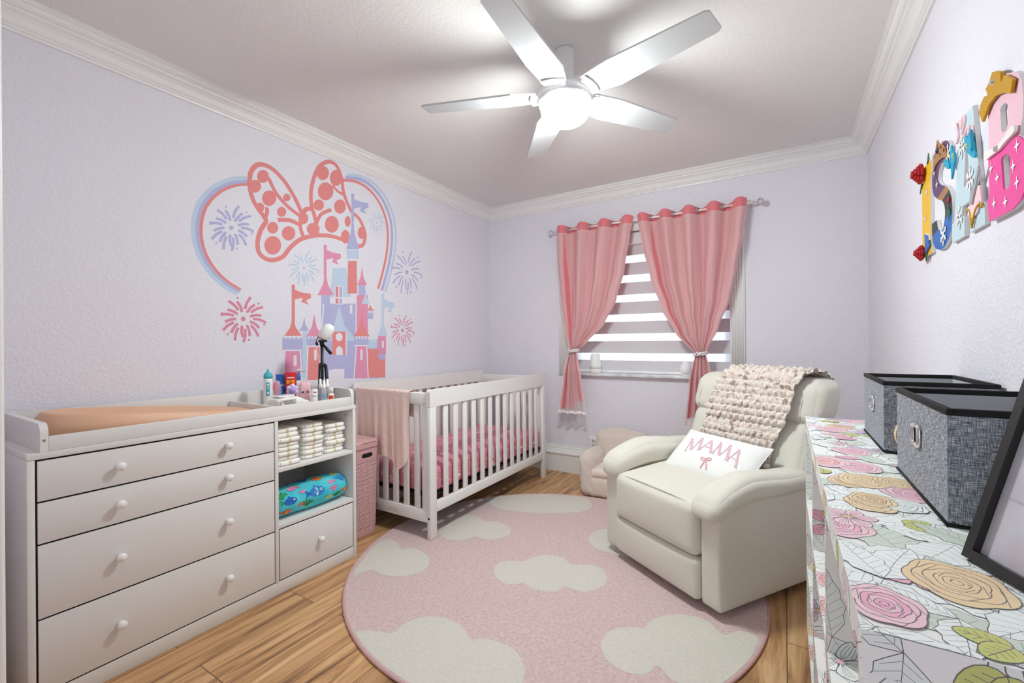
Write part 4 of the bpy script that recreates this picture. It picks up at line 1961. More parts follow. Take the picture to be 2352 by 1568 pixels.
soft('back_shell', -.700, -.040, .62, .74, .20, .905, .03, (0, .01, 0), n=14, fn=lean)
soft('back_cushion', -.712, -.028, .535, .70, .43, .772, .055, (.01, .02, .0), n=20, fn=lean)


def headf(p):
    q = p.copy()
    # a few gathers in the fabric
    q.y += .003 * sin(40 * q.z) * max(0, -(q.y - .16) * 6)
    return lean(q)


hr_ = soft('headrest', -.735, -.005, .525, .735, .742, .962, .065, (.012, .018, .008), n=22, fn=headf)
for sx_ in (-.668, -.072):
    ring([lean(cs(sx_, .528, .77)), lean(cs(sx_, .517, .85)), lean(cs(sx_, .532, .922)), lean(cs(sx_, .585, .963)), lean(cs(sx_, .66, .965))], .0025).build('seam', M_seam, hr_)

# ------------------------------------------------------------------ pillow
M_pil = mat('white_cotton', '#ebeae8', rough=0.85, bump=(300, .15, .001))
M_pinkt = mat('pale_pink_stitching', '#dcb6c2', rough=0.9)
pl_corner = {'bl': (-.545, .262, .470), 'tl': (-.585, .478, .650), 'tr': (-.140, .500, .622), 'br': (-.130, .290, .470)}
# frame of the pillow from its corners
bl, tl, trr, brr = (cs(*pl_corner[k]) for k in ('bl', 'tl', 'tr', 'br'))
pc = (bl + tl + trr + brr) / 4
eu = ((brr - bl) + (trr - tl)).normalized()
ev = ((tl - bl) + (trr - brr))
ev = (ev - eu * ev.dot(eu)).normalized()
en = eu.cross(ev).normalized()
PW, PH, PT = .236, .146, .055
Mch = Matrix.Translation(ch.location) @ Matrix.Rotation(ARZ, 4, 'Z')
pil = thing('lumbar_pillow', 'white lumbar pillow reading MAMA in pink on the cream armchair', 'pillow', tuple(Mch @ (pc - ev * PH)), ARZ)
poff = pc - ev * PH


def psurf(u, v, sgn=1, off=0.0):
    """u, v in -1..1"""
    e = max(0.0, 1 - abs(u) ** 2.6) ** .55 * max(0.0, 1 - abs(v) ** 2.6) ** .55
    x = PW * u * (1 - .035 * (1 - v * v) * abs(u) ** 3)
    y = PH * v * (1 - .06 * (1 - u * u) * abs(v) ** 3)
    h_ = PT * e
    h_ += .003 * sin(9 * v + 3 * u) * max(0, abs(u) - .55) * e * 2
    return eu * x + ev * (y + PH) + en * (sgn * h_ + off)


m = MB()
m.grid(40, 28, lambda u, v: tuple(psurf(u * 2 - 1, v * 2 - 1, 1)))
m.grid(40, 28, lambda u, v: tuple(psurf(1 - u * 2, v * 2 - 1, -1)))
m.tube([psurf(*q) for q in [(-1, t / 8 - 1) for t in range(0, 16)] + [(t / 8 - 1, 1) for t in range(0, 16)] + [(1, 1 - t / 8) for t in range(0, 16)]
        + [(1 - t / 8, -1) for t in range(0, 16)]], .0022, 6, closed=True)
m.build('cover', M_pil, pil)

# serif capitals along an arch, sewn where the picture shows them on the cover
Minv = (Mch @ Matrix.Identity(4)).inverted()


def on_cover(x, y):
    """pillow u, v under the picture's point (1540 + x / 9.408, 970 + y / 9.408)"""
    px, py = 1540 + x / 9.408, 970 + y / 9.408
    dv = fwd + rgt * ((px - 1176) / FPX) - upv * ((py - 784) / FPX)
    o_ = Minv @ CAMP
    d_ = Minv.to_3x3() @ dv
    u = v = 0.0
    for _ in range(4):
        e_ = max(0.0, 1 - min(1, abs(u)) ** 2.6) ** .55 * max(0.0, 1 - min(1, abs(v)) ** 2.6) ** .55
        t_ = (pc + en * (PT * e_) - o_).dot(en) / d_.dot(en)
        q = o_ + d_ * t_ - pc
        u, v = q.dot(eu) / PW, q.dot(ev) / PH
    return (max(-.97, min(.97, u)), max(-.97, min(.97, v)))


def letter_strokes(c):
    """(points, width) strokes in a unit box"""
    if c == 'M':
        return [([(.08, .0), (.17, 1.0)], .040), ([(.17, 1.0), (.43, .03)], .12), ([(.43, .03), (.84, 1.0)], .040), ([(.84, 1.0), (.93, .0)], .13),
                ([(.00, .0), (.17, .0)], .040), ([(.80, .0), (1.05, .0)], .040), ([(.07, 1.0), (.19, 1.0)], .040), ([(.82, 1.0), (.97, 1.0)], .040)]
    return [([(.08, .0), (.48, 1.0)], .040), ([(.46, 1.0), (.86, .0)], .135), ([(.24, .36), (.68, .36)], .040), ([(.00, .0), (.18, .0)], .040),
            ([(.72, .0), (1.0, .0)], .040)]


m = MB()
dp = Draw(m, lambda u, v, w: tuple(eu * (PW * u) + ev * (PH * v + PH) + en * (psurf(u, v).dot(en) + .0020 + w)))
for c, (bl_, br_, tr__, tl_) in (('M', ((290, 612), (640, 588), (735, 345), (425, 352))), ('A', ((600, 575), (915, 665), (1058, 440), (753, 345))),
                                 ('M', ((885, 645), (1240, 830), (1345, 510), (1045, 420))), ('A', ((1190, 805), (1440, 1000), (1625, 690), (1380, 500)))):
    def g(p):
        a_, b_ = p
        x = (bl_[0] * (1 - a_) + br_[0] * a_) * (1 - b_) + (tl_[0] * (1 - a_) + tr__[0] * a_) * b_
        y = (bl_[1] * (1 - a_) + br_[1] * a_) * (1 - b_) + (tl_[1] * (1 - a_) + tr__[1] * a_) * b_
        return x, y
    for pts, wdth in letter_strokes(c):
        dense = []
        for a_, b_ in zip(pts, pts[1:]):
            for k in range(6):
                dense.append((a_[0] + (b_[0] - a_[0]) * k / 5, a_[1] + (b_[1] - a_[1]) * k / 5))
        # ribbon sides worked out in the letter box, then sewn on
        n_ = len(dense)
        dp.up()
        hw = wdth * .62
        for k in range(n_ - 1):
            (x0, y0), (x1, y1) = dense[k], dense[k + 1]
            if abs(y1 - y0) > abs(x1 - x0) * .2:
                q = [(x0 - hw, y0), (x0 + hw, y0), (x1 + hw, y1), (x1 - hw, y1)]
            else:
                q = [(x0, y0 - hw * .9), (x1, y1 - hw * .9), (x1, y1 + hw * .9), (x0, y0 + hw * .9)]
            if abs(x1 - x0) + abs(y1 - y0) < 1e-6:
                continue
            dp.fill([on_cover(*g(w_)) for w_ in q], 0)
m.build('lettering', M_pinkt, pil)
m = MB()
dp = Draw(m, dp.fn)
dp.mb = m
for pts in ([(760, 800), (720, 765), (680, 750), (662, 775), (680, 812), (720, 820), (760, 802)], [(760, 800), (800, 775), (850, 765), (876, 780), (860, 815), (810, 825), (760, 802)],
            [(745, 815), (715, 870), (640, 990)], [(765, 818), (775, 900), (770, 1022)]):
    dp.up()
    dp.stroke([on_cover(*q) for q in spline(pts, 5)], .030, 0)
m.build('bow', mat('rose_stitching', '#d8a0aa', rough=.9), pil)

# ------------------------------------------------------------------ chunky throw over the back
M_yarn = mat('mixed_yarn', '#e6ddd2', rough=0.95, sheen=.3)
nt, b = nodes_of(M_yarn)
tc = nt.nodes.new('ShaderNodeTexCoord')
n1 = nt.nodes.new('ShaderNodeTexNoise')
n1.inputs['Scale'].default_value = 42
n1.inputs['Detail'].default_value = 3
nt.links.new(tc.outputs['Object'], n1.inputs['Vector'])
rp = nt.nodes.new('ShaderNodeValToRGB')
e = rp.color_ramp.elements
e[0].position = .30
e[0].color = hexc('#8f8880')
e[1].position = .74
e[1].color = hexc('#f1ece4')
for pos, cc in ((.40, '#cfb3a6'), (.46, '#ece7df'), (.53, '#dec6ba'), (.59, '#f2eee8'), (.66, '#cdc6be')):
    k = e.new(pos)
    k.color = hexc(cc)
nt.links.new(n1.outputs['Fac'], rp.inputs['Fac'])
nt.links.new(rp.outputs['Color'], b.inputs['Base Color'])
n2 = nt.nodes.new('ShaderNodeTexNoise')
n2.inputs['Scale'].default_value = 260
nt.links.new(tc.outputs['Object'], n2.inputs['Vector'])
bp = nt.nodes.new('ShaderNodeBump')
bp.inputs['Strength'].default_value = .6
bp.inputs['Distance'].default_value = .004
nt.links.new(n2.outputs['Fac'], bp.inputs['Height'])
nt.links.new(bp.outputs['Normal'], b.inputs['Normal'])

thr = thing('knit_throw', 'chunky pink and cream knitted throw over the back of the cream armchair', 'throw blanket', tuple(Mch @ cs(-.33, .66, .42)), ARZ)
toff = cs(-.33, .66, .42)
# the path it follows: up the front of the back, over the headrest and down behind
path2 = [(.512, .445), (.535, .56), (.560, .66), (.584, .725), (.586, .765), (.604, .84), (.630, .908), (.660, .956), (.703, .987), (.768, .997),
         (.838, .985), (.883, .952), (.906, .90), (.915, .82)]
sp2 = spline(path2, 10)
dl_ = [0]
for a_, b_ in zip(sp2, sp2[1:]):
    dl_.append(dl_[-1] + sqrt((a_[0] - b_[0]) ** 2 + (a_[1] - b_[1]) ** 2))


def along(s):
    s *= dl_[-1]
    for i in range(len(dl_) - 1):
        if dl_[i + 1] >= s:
            k = (s - dl_[i]) / (dl_[i + 1] - dl_[i] + 1e-9)
            a_, b_ = sp2[i], sp2[i + 1]
            tx, tz = b_[0] - a_[0], b_[1] - a_[1]
            l = sqrt(tx * tx + tz * tz)
            return a_[0] + tx * k, a_[1] + tz * k, -tz / l, tx / l
    return sp2[-1][0], sp2[-1][1], -1, 0


ROWS, COLS = 25, 13


def yarn(u, v):
    t, z, nt_, nz_ = along(v)
    sl = -.600 + .085 * min(1, v / .7) + .010 * sin(14 * v)
    sr = -.175 + .105 * min(1, v / .62) + .010 * sin(17 * v + 1)
    row = v * ROWS
    ri = int(row)
    fr_ = row - ri
    col = u * COLS + (.5 if ri % 2 else 0)
    fc = col - int(col)
    R_ = math.sin(ri * 12.9898 + int(col) * 78.233) * 43758.5453
    jit = R_ - math.floor(R_)
    hgt = (max(0, sin(pi * fr_)) ** .55) * (max(0, sin(pi * fc)) ** .8)
    hgt = .001 + (.015 + .010 * jit) * hgt
    if ri % 4 == 3:
        hgt *= .62
    s = sl + (sr - sl) * u + .004 * (jit - .5)
    edge = .004 * abs(sin(pi * row))
    s += edge * (1 if u > .98 else -1 if u < .02 else 0)
    return tuple(cs(s, t, z) + Vector((0, nt_, nz_)) * hgt - toff)


m = MB()
m.grid(COLS * 10, ROWS * 9, yarn)
m.grid(COLS, ROWS * 2, lambda u, v: tuple(Vector(yarn(u, v)) - Vector((0, along(v)[2], along(v)[3])) * .006))
m.build('throw', M_yarn, thr)

# ------------------------------------------------------------------ small sherpa chair
M_sher = mat('sherpa_cream', '#ead9cc', rough=1.0, bump=(150, 1.0, .010, 4), sheen=.5)
M_sher2 = mat('sherpa_smooth', '#e6d5cb', rough=0.95, sheen=.3)
kc = thing('kids_chair', 'small fluffy cream kids armchair between crib and recliner', 'kids chair', (-1.110, 3.285, 0), radians(2))


def ks(name, x0, x1, y0, y1, z0, z1, r, puff=(0, 0, 0), mt=M_sher, fn=None):
    mb = MB()
    mb.soft(((x1 - x0) / 2, (y1 - y0) / 2, (z1 - z0) / 2), r, ((x0 + x1) / 2, (y0 + y1) / 2, (z0 + z1) / 2), puff, 20, fn=fn)
    return mb.build(name, mt, kc)


def lump(p):
    q = p.copy()
    q += Vector((sin(90 * p.z + 40 * p.y), sin(80 * p.x + 60 * p.z), sin(85 * p.y + 50 * p.x))) * .0022
    q.z = max(q.z, .0005)
    return q


ks('base', -.155, .155, -.185, .18, .001, .155, .035, (0, .01, 0), fn=lump)
ks('seat_cushion', -.150, .150, -.180, .12, .150, .215, .028, (0, .006, .012), M_sher2)
for s in (-1, 1):
    ks('arm', s * .155 - .06, s * .155 + .06, -.195, .15, .001, .315, .055, (.012, .008, .012), fn=lambda p, s=s: lump(Vector((p.x + s * .06 * max(0, p.z - .05), p.y, p.z))))
ks('backrest', -.205, .205, .10, .215, .001, .438, .055, (0, .02, .02), fn=lambda p: lump(Vector((p.x * (1 + .05 * p.z), p.y + .10 * p.z, p.z - .10 * abs(p.x) ** 1.2))))

# ------------------------------------------------------------------ floral shelf unit
M_flo = mat('floral_paper', '#f5f4f3', rough=0.32)
FL = [M_flo, mat('print_line', '#706d6b', rough=.5), mat('print_rose', '#f0b3ca', rough=.45), mat('print_blush', '#f3cdd6', rough=.45),
      mat('print_peach', '#f1d6ae', rough=.45), mat('print_olive', '#ccd07f', rough=.45), mat('print_sage', '#d3ded2', rough=.45),
      mat('print_lilac', '#d9c8e2', rough=.45), mat('print_coral', '#eeb0ad', rough=.45), mat('print_rust', '#e3bf94', rough=.45),
      mat('print_white', '#f8f7f6', rough=.4)]


def rot(p, a, x, y):
    c, s = cos(a), sin(a)
    return (x + p[0] * c - p[1] * s, y + p[0] * s + p[1] * c)


def f_leaf(d, x, y, L, a, R, col=None, lw=.0009):
    d.up()
    wv = L * R.uniform(.20, .30)
    up_, dn = [], []
    n = 9
    for i in range(n + 1):
        t = i / n
        b_ = wv * sin(pi * t ** .8) * (1 + (.10 * (-1) ** i if 0 < i < n else 0))
        up_.append((L * t, b_))
        dn.append((L * t, -b_ * .9))
    cont = [rot(p, a, x, y) for p in up_ + dn[::-1]]
    d.fill(cont, col if col is not None else 10)
    d.up()
    d.stroke(cont, lw, 1, closed=True)
    d.up()
    d.stroke([rot((L * t, L * .02 * sin(3 * t)), a, x, y) for t in (0, .25, .5, .75, 1)], lw * .8, 1)
    d.up()
    for i in range(2, n):
        t = i / n
        for s in (1, -1):
            d.stroke([rot((L * (t - .12), 0), a, x, y), rot((L * t, s * wv * .78 * sin(pi * t ** .8)), a, x, y)], lw * .55, 1)


def f_round_leaf(d, x, y, L, a, R, col):
    d.up()
    cont = [rot((L * .5 + L * .5 * cos(t), L * .36 * sin(t) * (1 - .2 * cos(t))), a, x, y) for t in [2 * pi * k / 16 for k in range(16)]]
    d.fill(cont, col)
    d.up()
    d.stroke(cont, .0011, 1, closed=True)
    d.up()
    d.stroke([rot((0, 0), a, x, y), rot((L * .9, 0), a, x, y)], .0009, 1)
    d.up()
    for k in range(1, 5):
        for s in (1, -1):
            d.stroke([rot((L * .17 * k, 0), a, x, y), rot((L * (.17 * k + .13), s * L * .24 * sin(pi * (.17 * k + .13))), a, x, y)], .0007, 1)


def f_rose(d, x, y, r, R, c1, c2, lw=.0013):
    a0 = R.uniform(0, 6)
    for ring_, k in enumerate((1.0, .80, .60, .42, .26, .12)):
        d.up()
        ph = a0 + ring_ * .9
        n = 40
        cont = []
        for i in range(n):
            t = 2 * pi * i / n
            lob = .12 * abs(sin(2.5 * t + ph)) * (1 if ring_ < 3 else .7)
            rr = r * k * (.90 + lob)
            cont.append((x + rr * cos(t + .15 * ring_), y + rr * .86 * sin(t + .15 * ring_)))
        d.fill(cont, c1 if ring_ in (0, 1, 3) else c2)
        d.up()
        d.stroke(cont, lw * (1 - .06 * ring_), 1, closed=True)
        d.up()
        for q in range(4 - ring_ // 2):
            t = ph + q * 1.7
            p0 = (x + r * k * .95 * cos(t), y + r * k * .82 * sin(t))
            p1 = (x + r * k * .80 * cos(t + .35), y + r * k * .68 * sin(t + .35))
            p2 = (x + r * k * .78 * cos(t + .8), y + r * k * .66 * sin(t + .8))
            d.stroke(spline([p0, p1, p2], 3), lw * .7, 1)


def f_petals(d, x, y, r, R, c1, n=6, lw=.0014):
    a0 = R.uniform(0, 6)
    for k in range(n):
        a = a0 + 2 * pi * k / n + R.uniform(-.12, .12)
        d.up()
        L = r * R.uniform(.86, 1.08)
        wv = L * R.uniform(.30, .40)
        cont = [rot((L * t, wv * sin(pi * min(1, t ** 1.5)) * s), a, x, y) for s, ts in ((1, (0, .2, .4, .6, .78, .9, .97)), (-1, (1.0, .97, .88, .76, .6, .4, .2))) for t in ts]
        d.fill(cont, c1)
        d.up()
        d.stroke(cont, lw, 1, closed=True)
        d.up()
        for q in (-.5, -.2, .12, .42):
            d.stroke(spline([rot((L * .12, 0), a, x, y), rot((L * .5, wv * q * .7), a, x, y), rot((L * .82, wv * q * .8), a, x, y)], 3), lw * .55, 1)
    d.up()
    d.dot(x, y, r * .13, R.choice((2, 9, 5)), 10)
    d.up()
    for k in range(7):
        a = 2 * pi * k / 7
        d.dot(x + r * .2 * cos(a), y + r * .2 * sin(a), r * .028, 1, 6)


def f_bud(d, x, y, L, a, R, col):
    d.up()
    cont = [rot(p, a, x, y) for p in spline([(0, 0), (L * .3, L * .26), (L * .75, L * .26), (L, L * .10), (L * .9, 0), (L, -L * .10), (L * .75, -L * .26), (L * .3, -L * .26)], 3, True)]
    d.fill(cont, col)
    d.up()
    d.stroke(cont, .0012, 1, closed=True)
    d.up()
    for q in (-.6, -.3, 0, .3, .6):
        d.stroke(spline([rot((L * .05, 0), a, x, y), rot((L * .5, q * L * .3), a, x, y), rot((L * .88, q * L * .22), a, x, y)], 3), .0008, 1)
    d.up()
    d.stroke([rot((0, 0), a, x, y), rot((-L * .9, L * .12), a, x, y)], .0012, 1)


def floral(mb, fn, wdt, hgt, seed, scale=1.0, dens=1.0):
    """covers the rectangle 0..wdt x 0..hgt with drawn flowers and leaves"""
    R = random.Random(seed)
    clip = [(0, 0), (wdt, 0), (wdt, hgt), (0, hgt)]
    d = Draw(mb, fn, clip, step=4e-6, w0=6e-5)
    cell = .062 * scale / sqrt(dens)
    nx, ny = max(1, int(wdt / cell + 1)), max(1, int(hgt / cell + 1))
    spots = [((i + R.uniform(.1, .9)) * wdt / nx, (j + R.uniform(.1, .9)) * hgt / ny) for i in range(nx) for j in range(ny)]
    R.shuffle(spots)
    n = len(spots)
    done = []

    def put(f, x, y, r, *a):
        d.w = max([6e-5] + [w_ for (x2, y2, r2, w_) in done if (x - x2) ** 2 + (y - y2) ** 2 < (r + r2) ** 2])
        f(d, x, y, *a)
        done.append((x, y, r, d.w + d.step))

    for k, (x, y) in enumerate(spots):
        L = R.uniform(.06, .11) * scale
        put(f_leaf, x, y, L, L, R.uniform(0, 6.28), R, R.choice((None, None, None, None, None, 6)))
        if R.random() < .6:
            L = R.uniform(.05, .09) * scale
            put(f_leaf, x, y, L, L, R.uniform(0, 6.28), R, None)
    for k, (x, y) in enumerate(spots[: int(n * .50)]):
        q = k % 8
        if q in (0, 4):
            c = R.choice(((3, 2), (10, 3), (4, 4), (3, 8)))
            r = R.uniform(.034, .048) * scale
            put(f_rose, x, y, r, r, R, *c)
        elif q == 1:
            r = R.uniform(.036, .052) * scale
            put(f_petals, x, y, r * 1.1, r, R, R.choice((10, 3, 7, 10)), R.choice((5, 6)))
        elif q == 2:
            a = R.uniform(0, 6.28)
            put(f_round_leaf, x, y, .034 * scale, .034 * scale, a, R, 5)
            put(f_round_leaf, x, y, .034 * scale, .032 * scale, a + 1.1, R, 5)
        elif q == 3:
            put(f_bud, x, y, .045 * scale, .045 * scale, R.uniform(0, 6.28), R, R.choice((10, 10, 2)))
        elif q == 5:
            r = R.uniform(.03, .044) * scale
            put(f_rose, x, y, r, r, R, *R.choice(((4, 9), (10, 10), (4, 4))))
        elif q == 6:
            a = R.uniform(0, 6.28)
            put(f_leaf, x, y, .10 * scale, .10 * scale, a, R, None)
            put(f_leaf, x, y, .09 * scale, .09 * scale, a + .7, R, R.choice((None, 6)))
        else:
            r = R.uniform(.028, .036) * scale
            put(f_petals, x, y, r * 1.1, r, R, R.choice((2, 3, 7)), 4)


SX0, SX1, SY0, SY1, SZT = .068, .452, .600, 2.130, .847
shf = thing('cube_shelf', 'low shelf unit covered in white floral paper along the right wall', 'shelf unit', ((SX0 + SX1) / 2, (SY0 + SY1) / 2, 0))
P = rel(shf)
TB = .026


def panel(name, a, b, deco):
    """deco: list of (face, seed, scale); faces: 'top', 'near' (-y), 'front' (-x)"""
    mb = MB()
    mb.box(P(*a), P(*b))
    a, b = [min(a[i], b[i]) for i in range(3)], [max(a[i], b[i]) for i in range(3)]
    for face, seed, sc, dn in deco:
        if face == 'top':
            floral(mb, lambda u, v, w: P(b[0] - v, a[1] + u, b[2] + w), b[1] - a[1], b[0] - a[0], seed, sc, dn)
        elif face == 'near':
            floral(mb, lambda u, v, w: P(a[0] + u, a[1] - w, a[2] + v), b[0] - a[0], b[2] - a[2], seed, sc, dn)
        elif face == 'front':
            floral(mb, lambda u, v, w: P(a[0] - w, b[1] - u, a[2] + v), b[1] - a[1], b[2] - a[2], seed, sc, dn)
    return mb.build(name, FL, shf)


panel('top_panel', (SX0, SY0, SZT - .045), (SX1, SY1, SZT), [('top', 11, 1.3, 1.8), ('front', 12, 1.2, .7), ('near', 35, 1.4, 1.6)])
panel('end_panel', (SX0 + .0005, SY0 + .0005, 0), (SX1, SY0 + .030, SZT - .0452), [('near', 27, 1.5, 1.6), ('front', 32, 1.0, .6)])
panel('end_panel', (SX0 + .0005, SY1 - .030, 0), (SX1, SY1, SZT - .0452), [('near', 22, 1.4, 1.0)])
pitch = (SY1 - SY0) / 3
for k in (1, 2):
    yy = SY0 + pitch * k
    panel('divider', (SX0 + .0005, yy - TB / 2, .0265), (SX1 - .008, yy + TB / 2, SZT - .0452), [('near', 22 + k, 1.4, 1.0), ('front', 40 + k, 1.0, .6)])
panel('back_panel', (SX1 - .0075, SY0 + .0305, .0265), (SX1 - .0005, SY1 - .0305, SZT - .0455), [])
panel('bottom_panel', (SX0 + .001, SY0 + .0305, .0), (SX1 - .0005, SY1 - .0305, .026), [('top', 51, 1.2, .8)])
for k in range(3):
    ya = SY0 + pitch * k + (.0305 if k == 0 else TB / 2 + .0003)
    yb = SY0 + pitch * (k + 1) - (.0305 if k == 2 else TB / 2 + .0003)
    for j, zz in enumerate((.265, .525)):
        panel('shelf', (SX0 + .001, ya, zz - .022), (SX1 - .008, yb, zz), [('top', 60 + 3 * k + j, 1.15, .9), ('front', 80 + 3 * k + j, 1.0, .5)])

# ------------------------------------------------------------------ fabric bins
def weave(name, c1, c2, c3):
    m = mat(name, c1, rough=0.9)
    nt, b = nodes_of(m)
    N, L = nt.nodes.new, nt.links.new
    tc = N('ShaderNodeTexCoord')
    outs = []
    for sc in ((1500, 1500, 110), (110, 110, 1500)):
        mp = N('ShaderNodeMapping')
        mp.inputs['Scale'].default_value = sc
        L(tc.outputs['Object'], mp.inputs['Vector'])
        n = N('ShaderNodeTexNoise')
        n.inputs['Scale'].default_value = .55
        n.inputs['Detail'].default_value = 3
        L(mp.outputs[0], n.inputs['Vector'])
        outs.append(n.outputs['Fac'])
    ad = N('ShaderNodeMath')
    ad.operation = 'ADD'
    L(outs[0], ad.inputs[0])
    L(outs[1], ad.inputs[1])
    mu_ = N('ShaderNodeMath')
    mu_.operation = 'MULTIPLY'
    mu_.inputs[1].default_value = .5
    L(ad.outputs[0], mu_.inputs[0])
    rp = N('ShaderNodeValToRGB')
    e = rp.color_ramp.elements
    e[0].position = .40
    e[0].color = hexc(c1)
    e[1].position = .60
    e[1].color = hexc(c3)
    k = e.new(.50)
    k.color = hexc(c2)
    L(mu_.outputs[0], rp.inputs['Fac'])
    L(rp.outputs['Color'], b.inputs['Base Color'])
    bp = N('ShaderNodeBump')
    bp.inputs['Strength'].default_value = .4
    bp.inputs['Distance'].default_value = .001
    L(mu_.outputs[0], bp.inputs['Height'])
    L(bp.outputs['Normal'], b.inputs['Normal'])
    return m


M_bin = weave('blue_grey_weave', '#49515c', '#868c95', '#c9cbce')
M_trimb = mat('black_binding', '#0d0d0e', rough=0.8)
M_line = mat('bin_lining', '#b9bcc0', rough=0.7)
M_chrome = mat('chrome', '#e3e3e6', rough=0.12, metal=1.0)


def bin_(label, bx0, by0, bw, bd, bh):
    """open bin: front faces -x; bw along y, bd along x"""
    o = thing('storage_bin', label, 'storage bin', (bx0, by0, SZT + .0020), 0, 'fabric storage bins on the floral shelf')
    t = .006

    def bulge(x, y, z):
        # sides bow a little, the top front dips
        k = z / bh
        return (x - .006 * sin(pi * y / bw) * sin(pi * min(1, k)) * (1 if x < .02 else 0), y, z)
    m = MB()
    for (a, b_) in (((0, 0, .0), (t, bw, bh)), ((bd - t, 0, 0), (bd, bw, bh)), ((t, 0, 0), (bd - t, t, bh)), ((t, bw - t, 0), (bd - t, bw, bh))):
        m.box(a, b_)
    m.build('fabric_body', M_bin, o)
    m = MB()
    e_ = .0012
    for (a, b_) in (((t, t, .006), (t + e_, bw - t, bh - .001)), ((bd - t - e_, t, .006), (bd - t, bw - t, bh - .001)),
                    ((t, t, .006), (bd - t, t + e_, bh - .001)), ((t, bw - t - e_, .006), (bd - t, bw - t, bh - .001)),
                    ((t, t, .003), (bd - t, bw - t, .0065))):
        m.box(a, b_)
    m.build('lining', M_line, o)
    rim = MB()
    for (a, b_) in (((-.0015, -.0015, bh - .010), (t + .002, bw + .0015, bh + .0015)), ((bd - t - .002, -.0015, bh - .010), (bd + .0015, bw + .0015, bh + .0015)),
                    ((t + .002, -.0015, bh - .010), (bd - t - .002, t + .002, bh + .0015)), ((t + .002, bw - t - .002, bh - .010), (bd - t - .002, bw + .0015, bh + .0015))):
        rim.box(a, b_, bev=.0012)
    rim.build('rim_binding', M_trimb, o)
    base = MB()
    base.tube([(0, 0, .003), (bd, 0, .003), (bd, bw, .003), (0, bw, .003)], .0038, 8, closed=True)
    base.build('base_binding', M_trimb, o)
    # metal grommet handle in the middle of the front
    g = MB()
    hw, hh = .024, .019
    cy, cz = bw * .50, bh * .60
    outer = [(cy + x, cz + y) for x, y in arc(hw - .008, hh - .008, .008, .008, 0, pi / 2, 4) + arc(-hw + .008, hh - .008, .008, .008, pi / 2, pi, 4)
             + arc(-hw + .008, -hh + .008, .008, .008, pi, 1.5 * pi, 4) + arc(hw - .008, -hh + .008, .008, .008, 1.5 * pi, 2 * pi, 4)]
    g.tube([(-.0025, y, z) for y, z in outer], .0050, 8, closed=True)
    gr = g.build('grommet_handle', M_chrome, o)
    MB().prism(outer, lambda u, v, w: (-.0012 + w, u, v), .001).build('hole', M_trimb, gr)
    # snap tab on the near side
    s = MB()
    s.box((bd * .62, -.0022, bh * .50), (bd * .62 + .034, -.0004, bh * .50 + .036), bev=.0006)
    tb_ = s.build('snap_tab', M_trimb, o)
    s = MB()
    s.tube([(bd * .62 + .017 + .006 * cos(a), -.0030, bh * .50 + .018 + .006 * sin(a)) for a in [2 * pi * k / 16 for k in range(16)]], .0014, 6, closed=True)
    s.build('snap_ring', M_chrome, tb_)
    return o


bin_('blue grey fabric bin with snap tab, beside the black picture frame', .226, .992, .378, .218, .192)
bin_('blue grey fabric bin at the far end of the floral shelf, behind the other', .228, 1.552, .340, .222, .192)
wb = thing('wooden_board', 'round edged pale wooden board standing between the two fabric bins', 'board', (.33, 1.462, SZT + .0004))
m = MB()
m.prism(arc(0, .066, .094, .0655, 0, 2 * pi, 40)[:-1], lambda u, v, w: (u, -.011 + w + (v - .066) * .18, max(v, .0002)), .022)
m.build('board', mat('pale_wood', '#dcc3a3', rough=.5, vary=('#d2b48f', 30)), wb)

# ------------------------------------------------------------------ black picture frame
M_frame = mat('black_frame_wood', '#171614', rough=0.45, bump=(80, .2, .002))
p0 = at(2209, 1281, 'Z', SZT + .001)
p1 = at(2352, 1365, 'Z', SZT + .001)
e1 = (p1 - p0)
e1.z = 0
e1.normalize()
nn = Vector((e1.y, -e1.x, 0))                    # towards the viewer side
if nn.x > 0:
    nn = -nn
e2 = (Vector((0, 0, 1)) * cos(radians(17)) - nn * sin(radians(17))).normalized()
fr_n = e1.cross(e2).normalized()
if fr_n.x > 0:
    fr_n = -fr_n
fw_, fh_, fb, ft = .255, .330, .0135, .016
pf_ = thing('picture_frame', 'black picture frame with a pale marbled print leaning on the floral shelf', 'picture frame', tuple(p0))


def F(u, v, w):
    return tuple(e1 * u + e2 * v + fr_n * (w - ft + .001) + Vector((0, 0, .0045)))


m = MB()
for (u0, u1, v0, v1) in ((0, fw_, 0, fb), (0, fw_, fh_ - fb, fh_), (0, fb, fb, fh_ - fb), (fw_ - fb, fw_, fb, fh_ - fb)):
    m.prism([(u0, v0), (u1, v0), (u1, v1), (u0, v1)], F, ft)
m.build('frame', M_frame, pf_)
M_print = mat('marbled_print', '#d3d3da', rough=0.10, vary=('#beb8c0', 11), coat=.5)
m = MB()
m.prism([(fb, fb), (fw_ - fb, fb), (fw_ - fb, fh_ - fb), (fb, fh_ - fb)], lambda u, v, w: F(u, v, w + .004), .002)
R = random.Random(9)
d = Draw(m, lambda u, v, w: F(u, v, .0062 + w), clip=[(fb, fb), (fw_ - fb, fb), (fw_ - fb, fh_ - fb), (fb, fh_ - fb)])
for k in range(7):
    x, y = R.uniform(fb, fw_ - fb), R.uniform(fb, fh_ - fb)
    pts = [(x, y)]
    a = R.uniform(0, 6)
    for q in range(7):
        a += R.uniform(-.7, .7)
        x, y = x + .022 * cos(a), y + .022 * sin(a)
        pts.append((x, y))
    d.up()
    d.stroke(spline(pts, 4), R.uniform(.0012, .003), 1)
m.build('print', [M_print, mat('print_vein', '#b9b2b8', rough=.4), ], pf_)
m = MB()
back_leg = [(fw_ * .40, fh_ * .62), (fw_ * .60, fh_ * .62), (fw_ * .66, .02), (fw_ * .34, .02)]
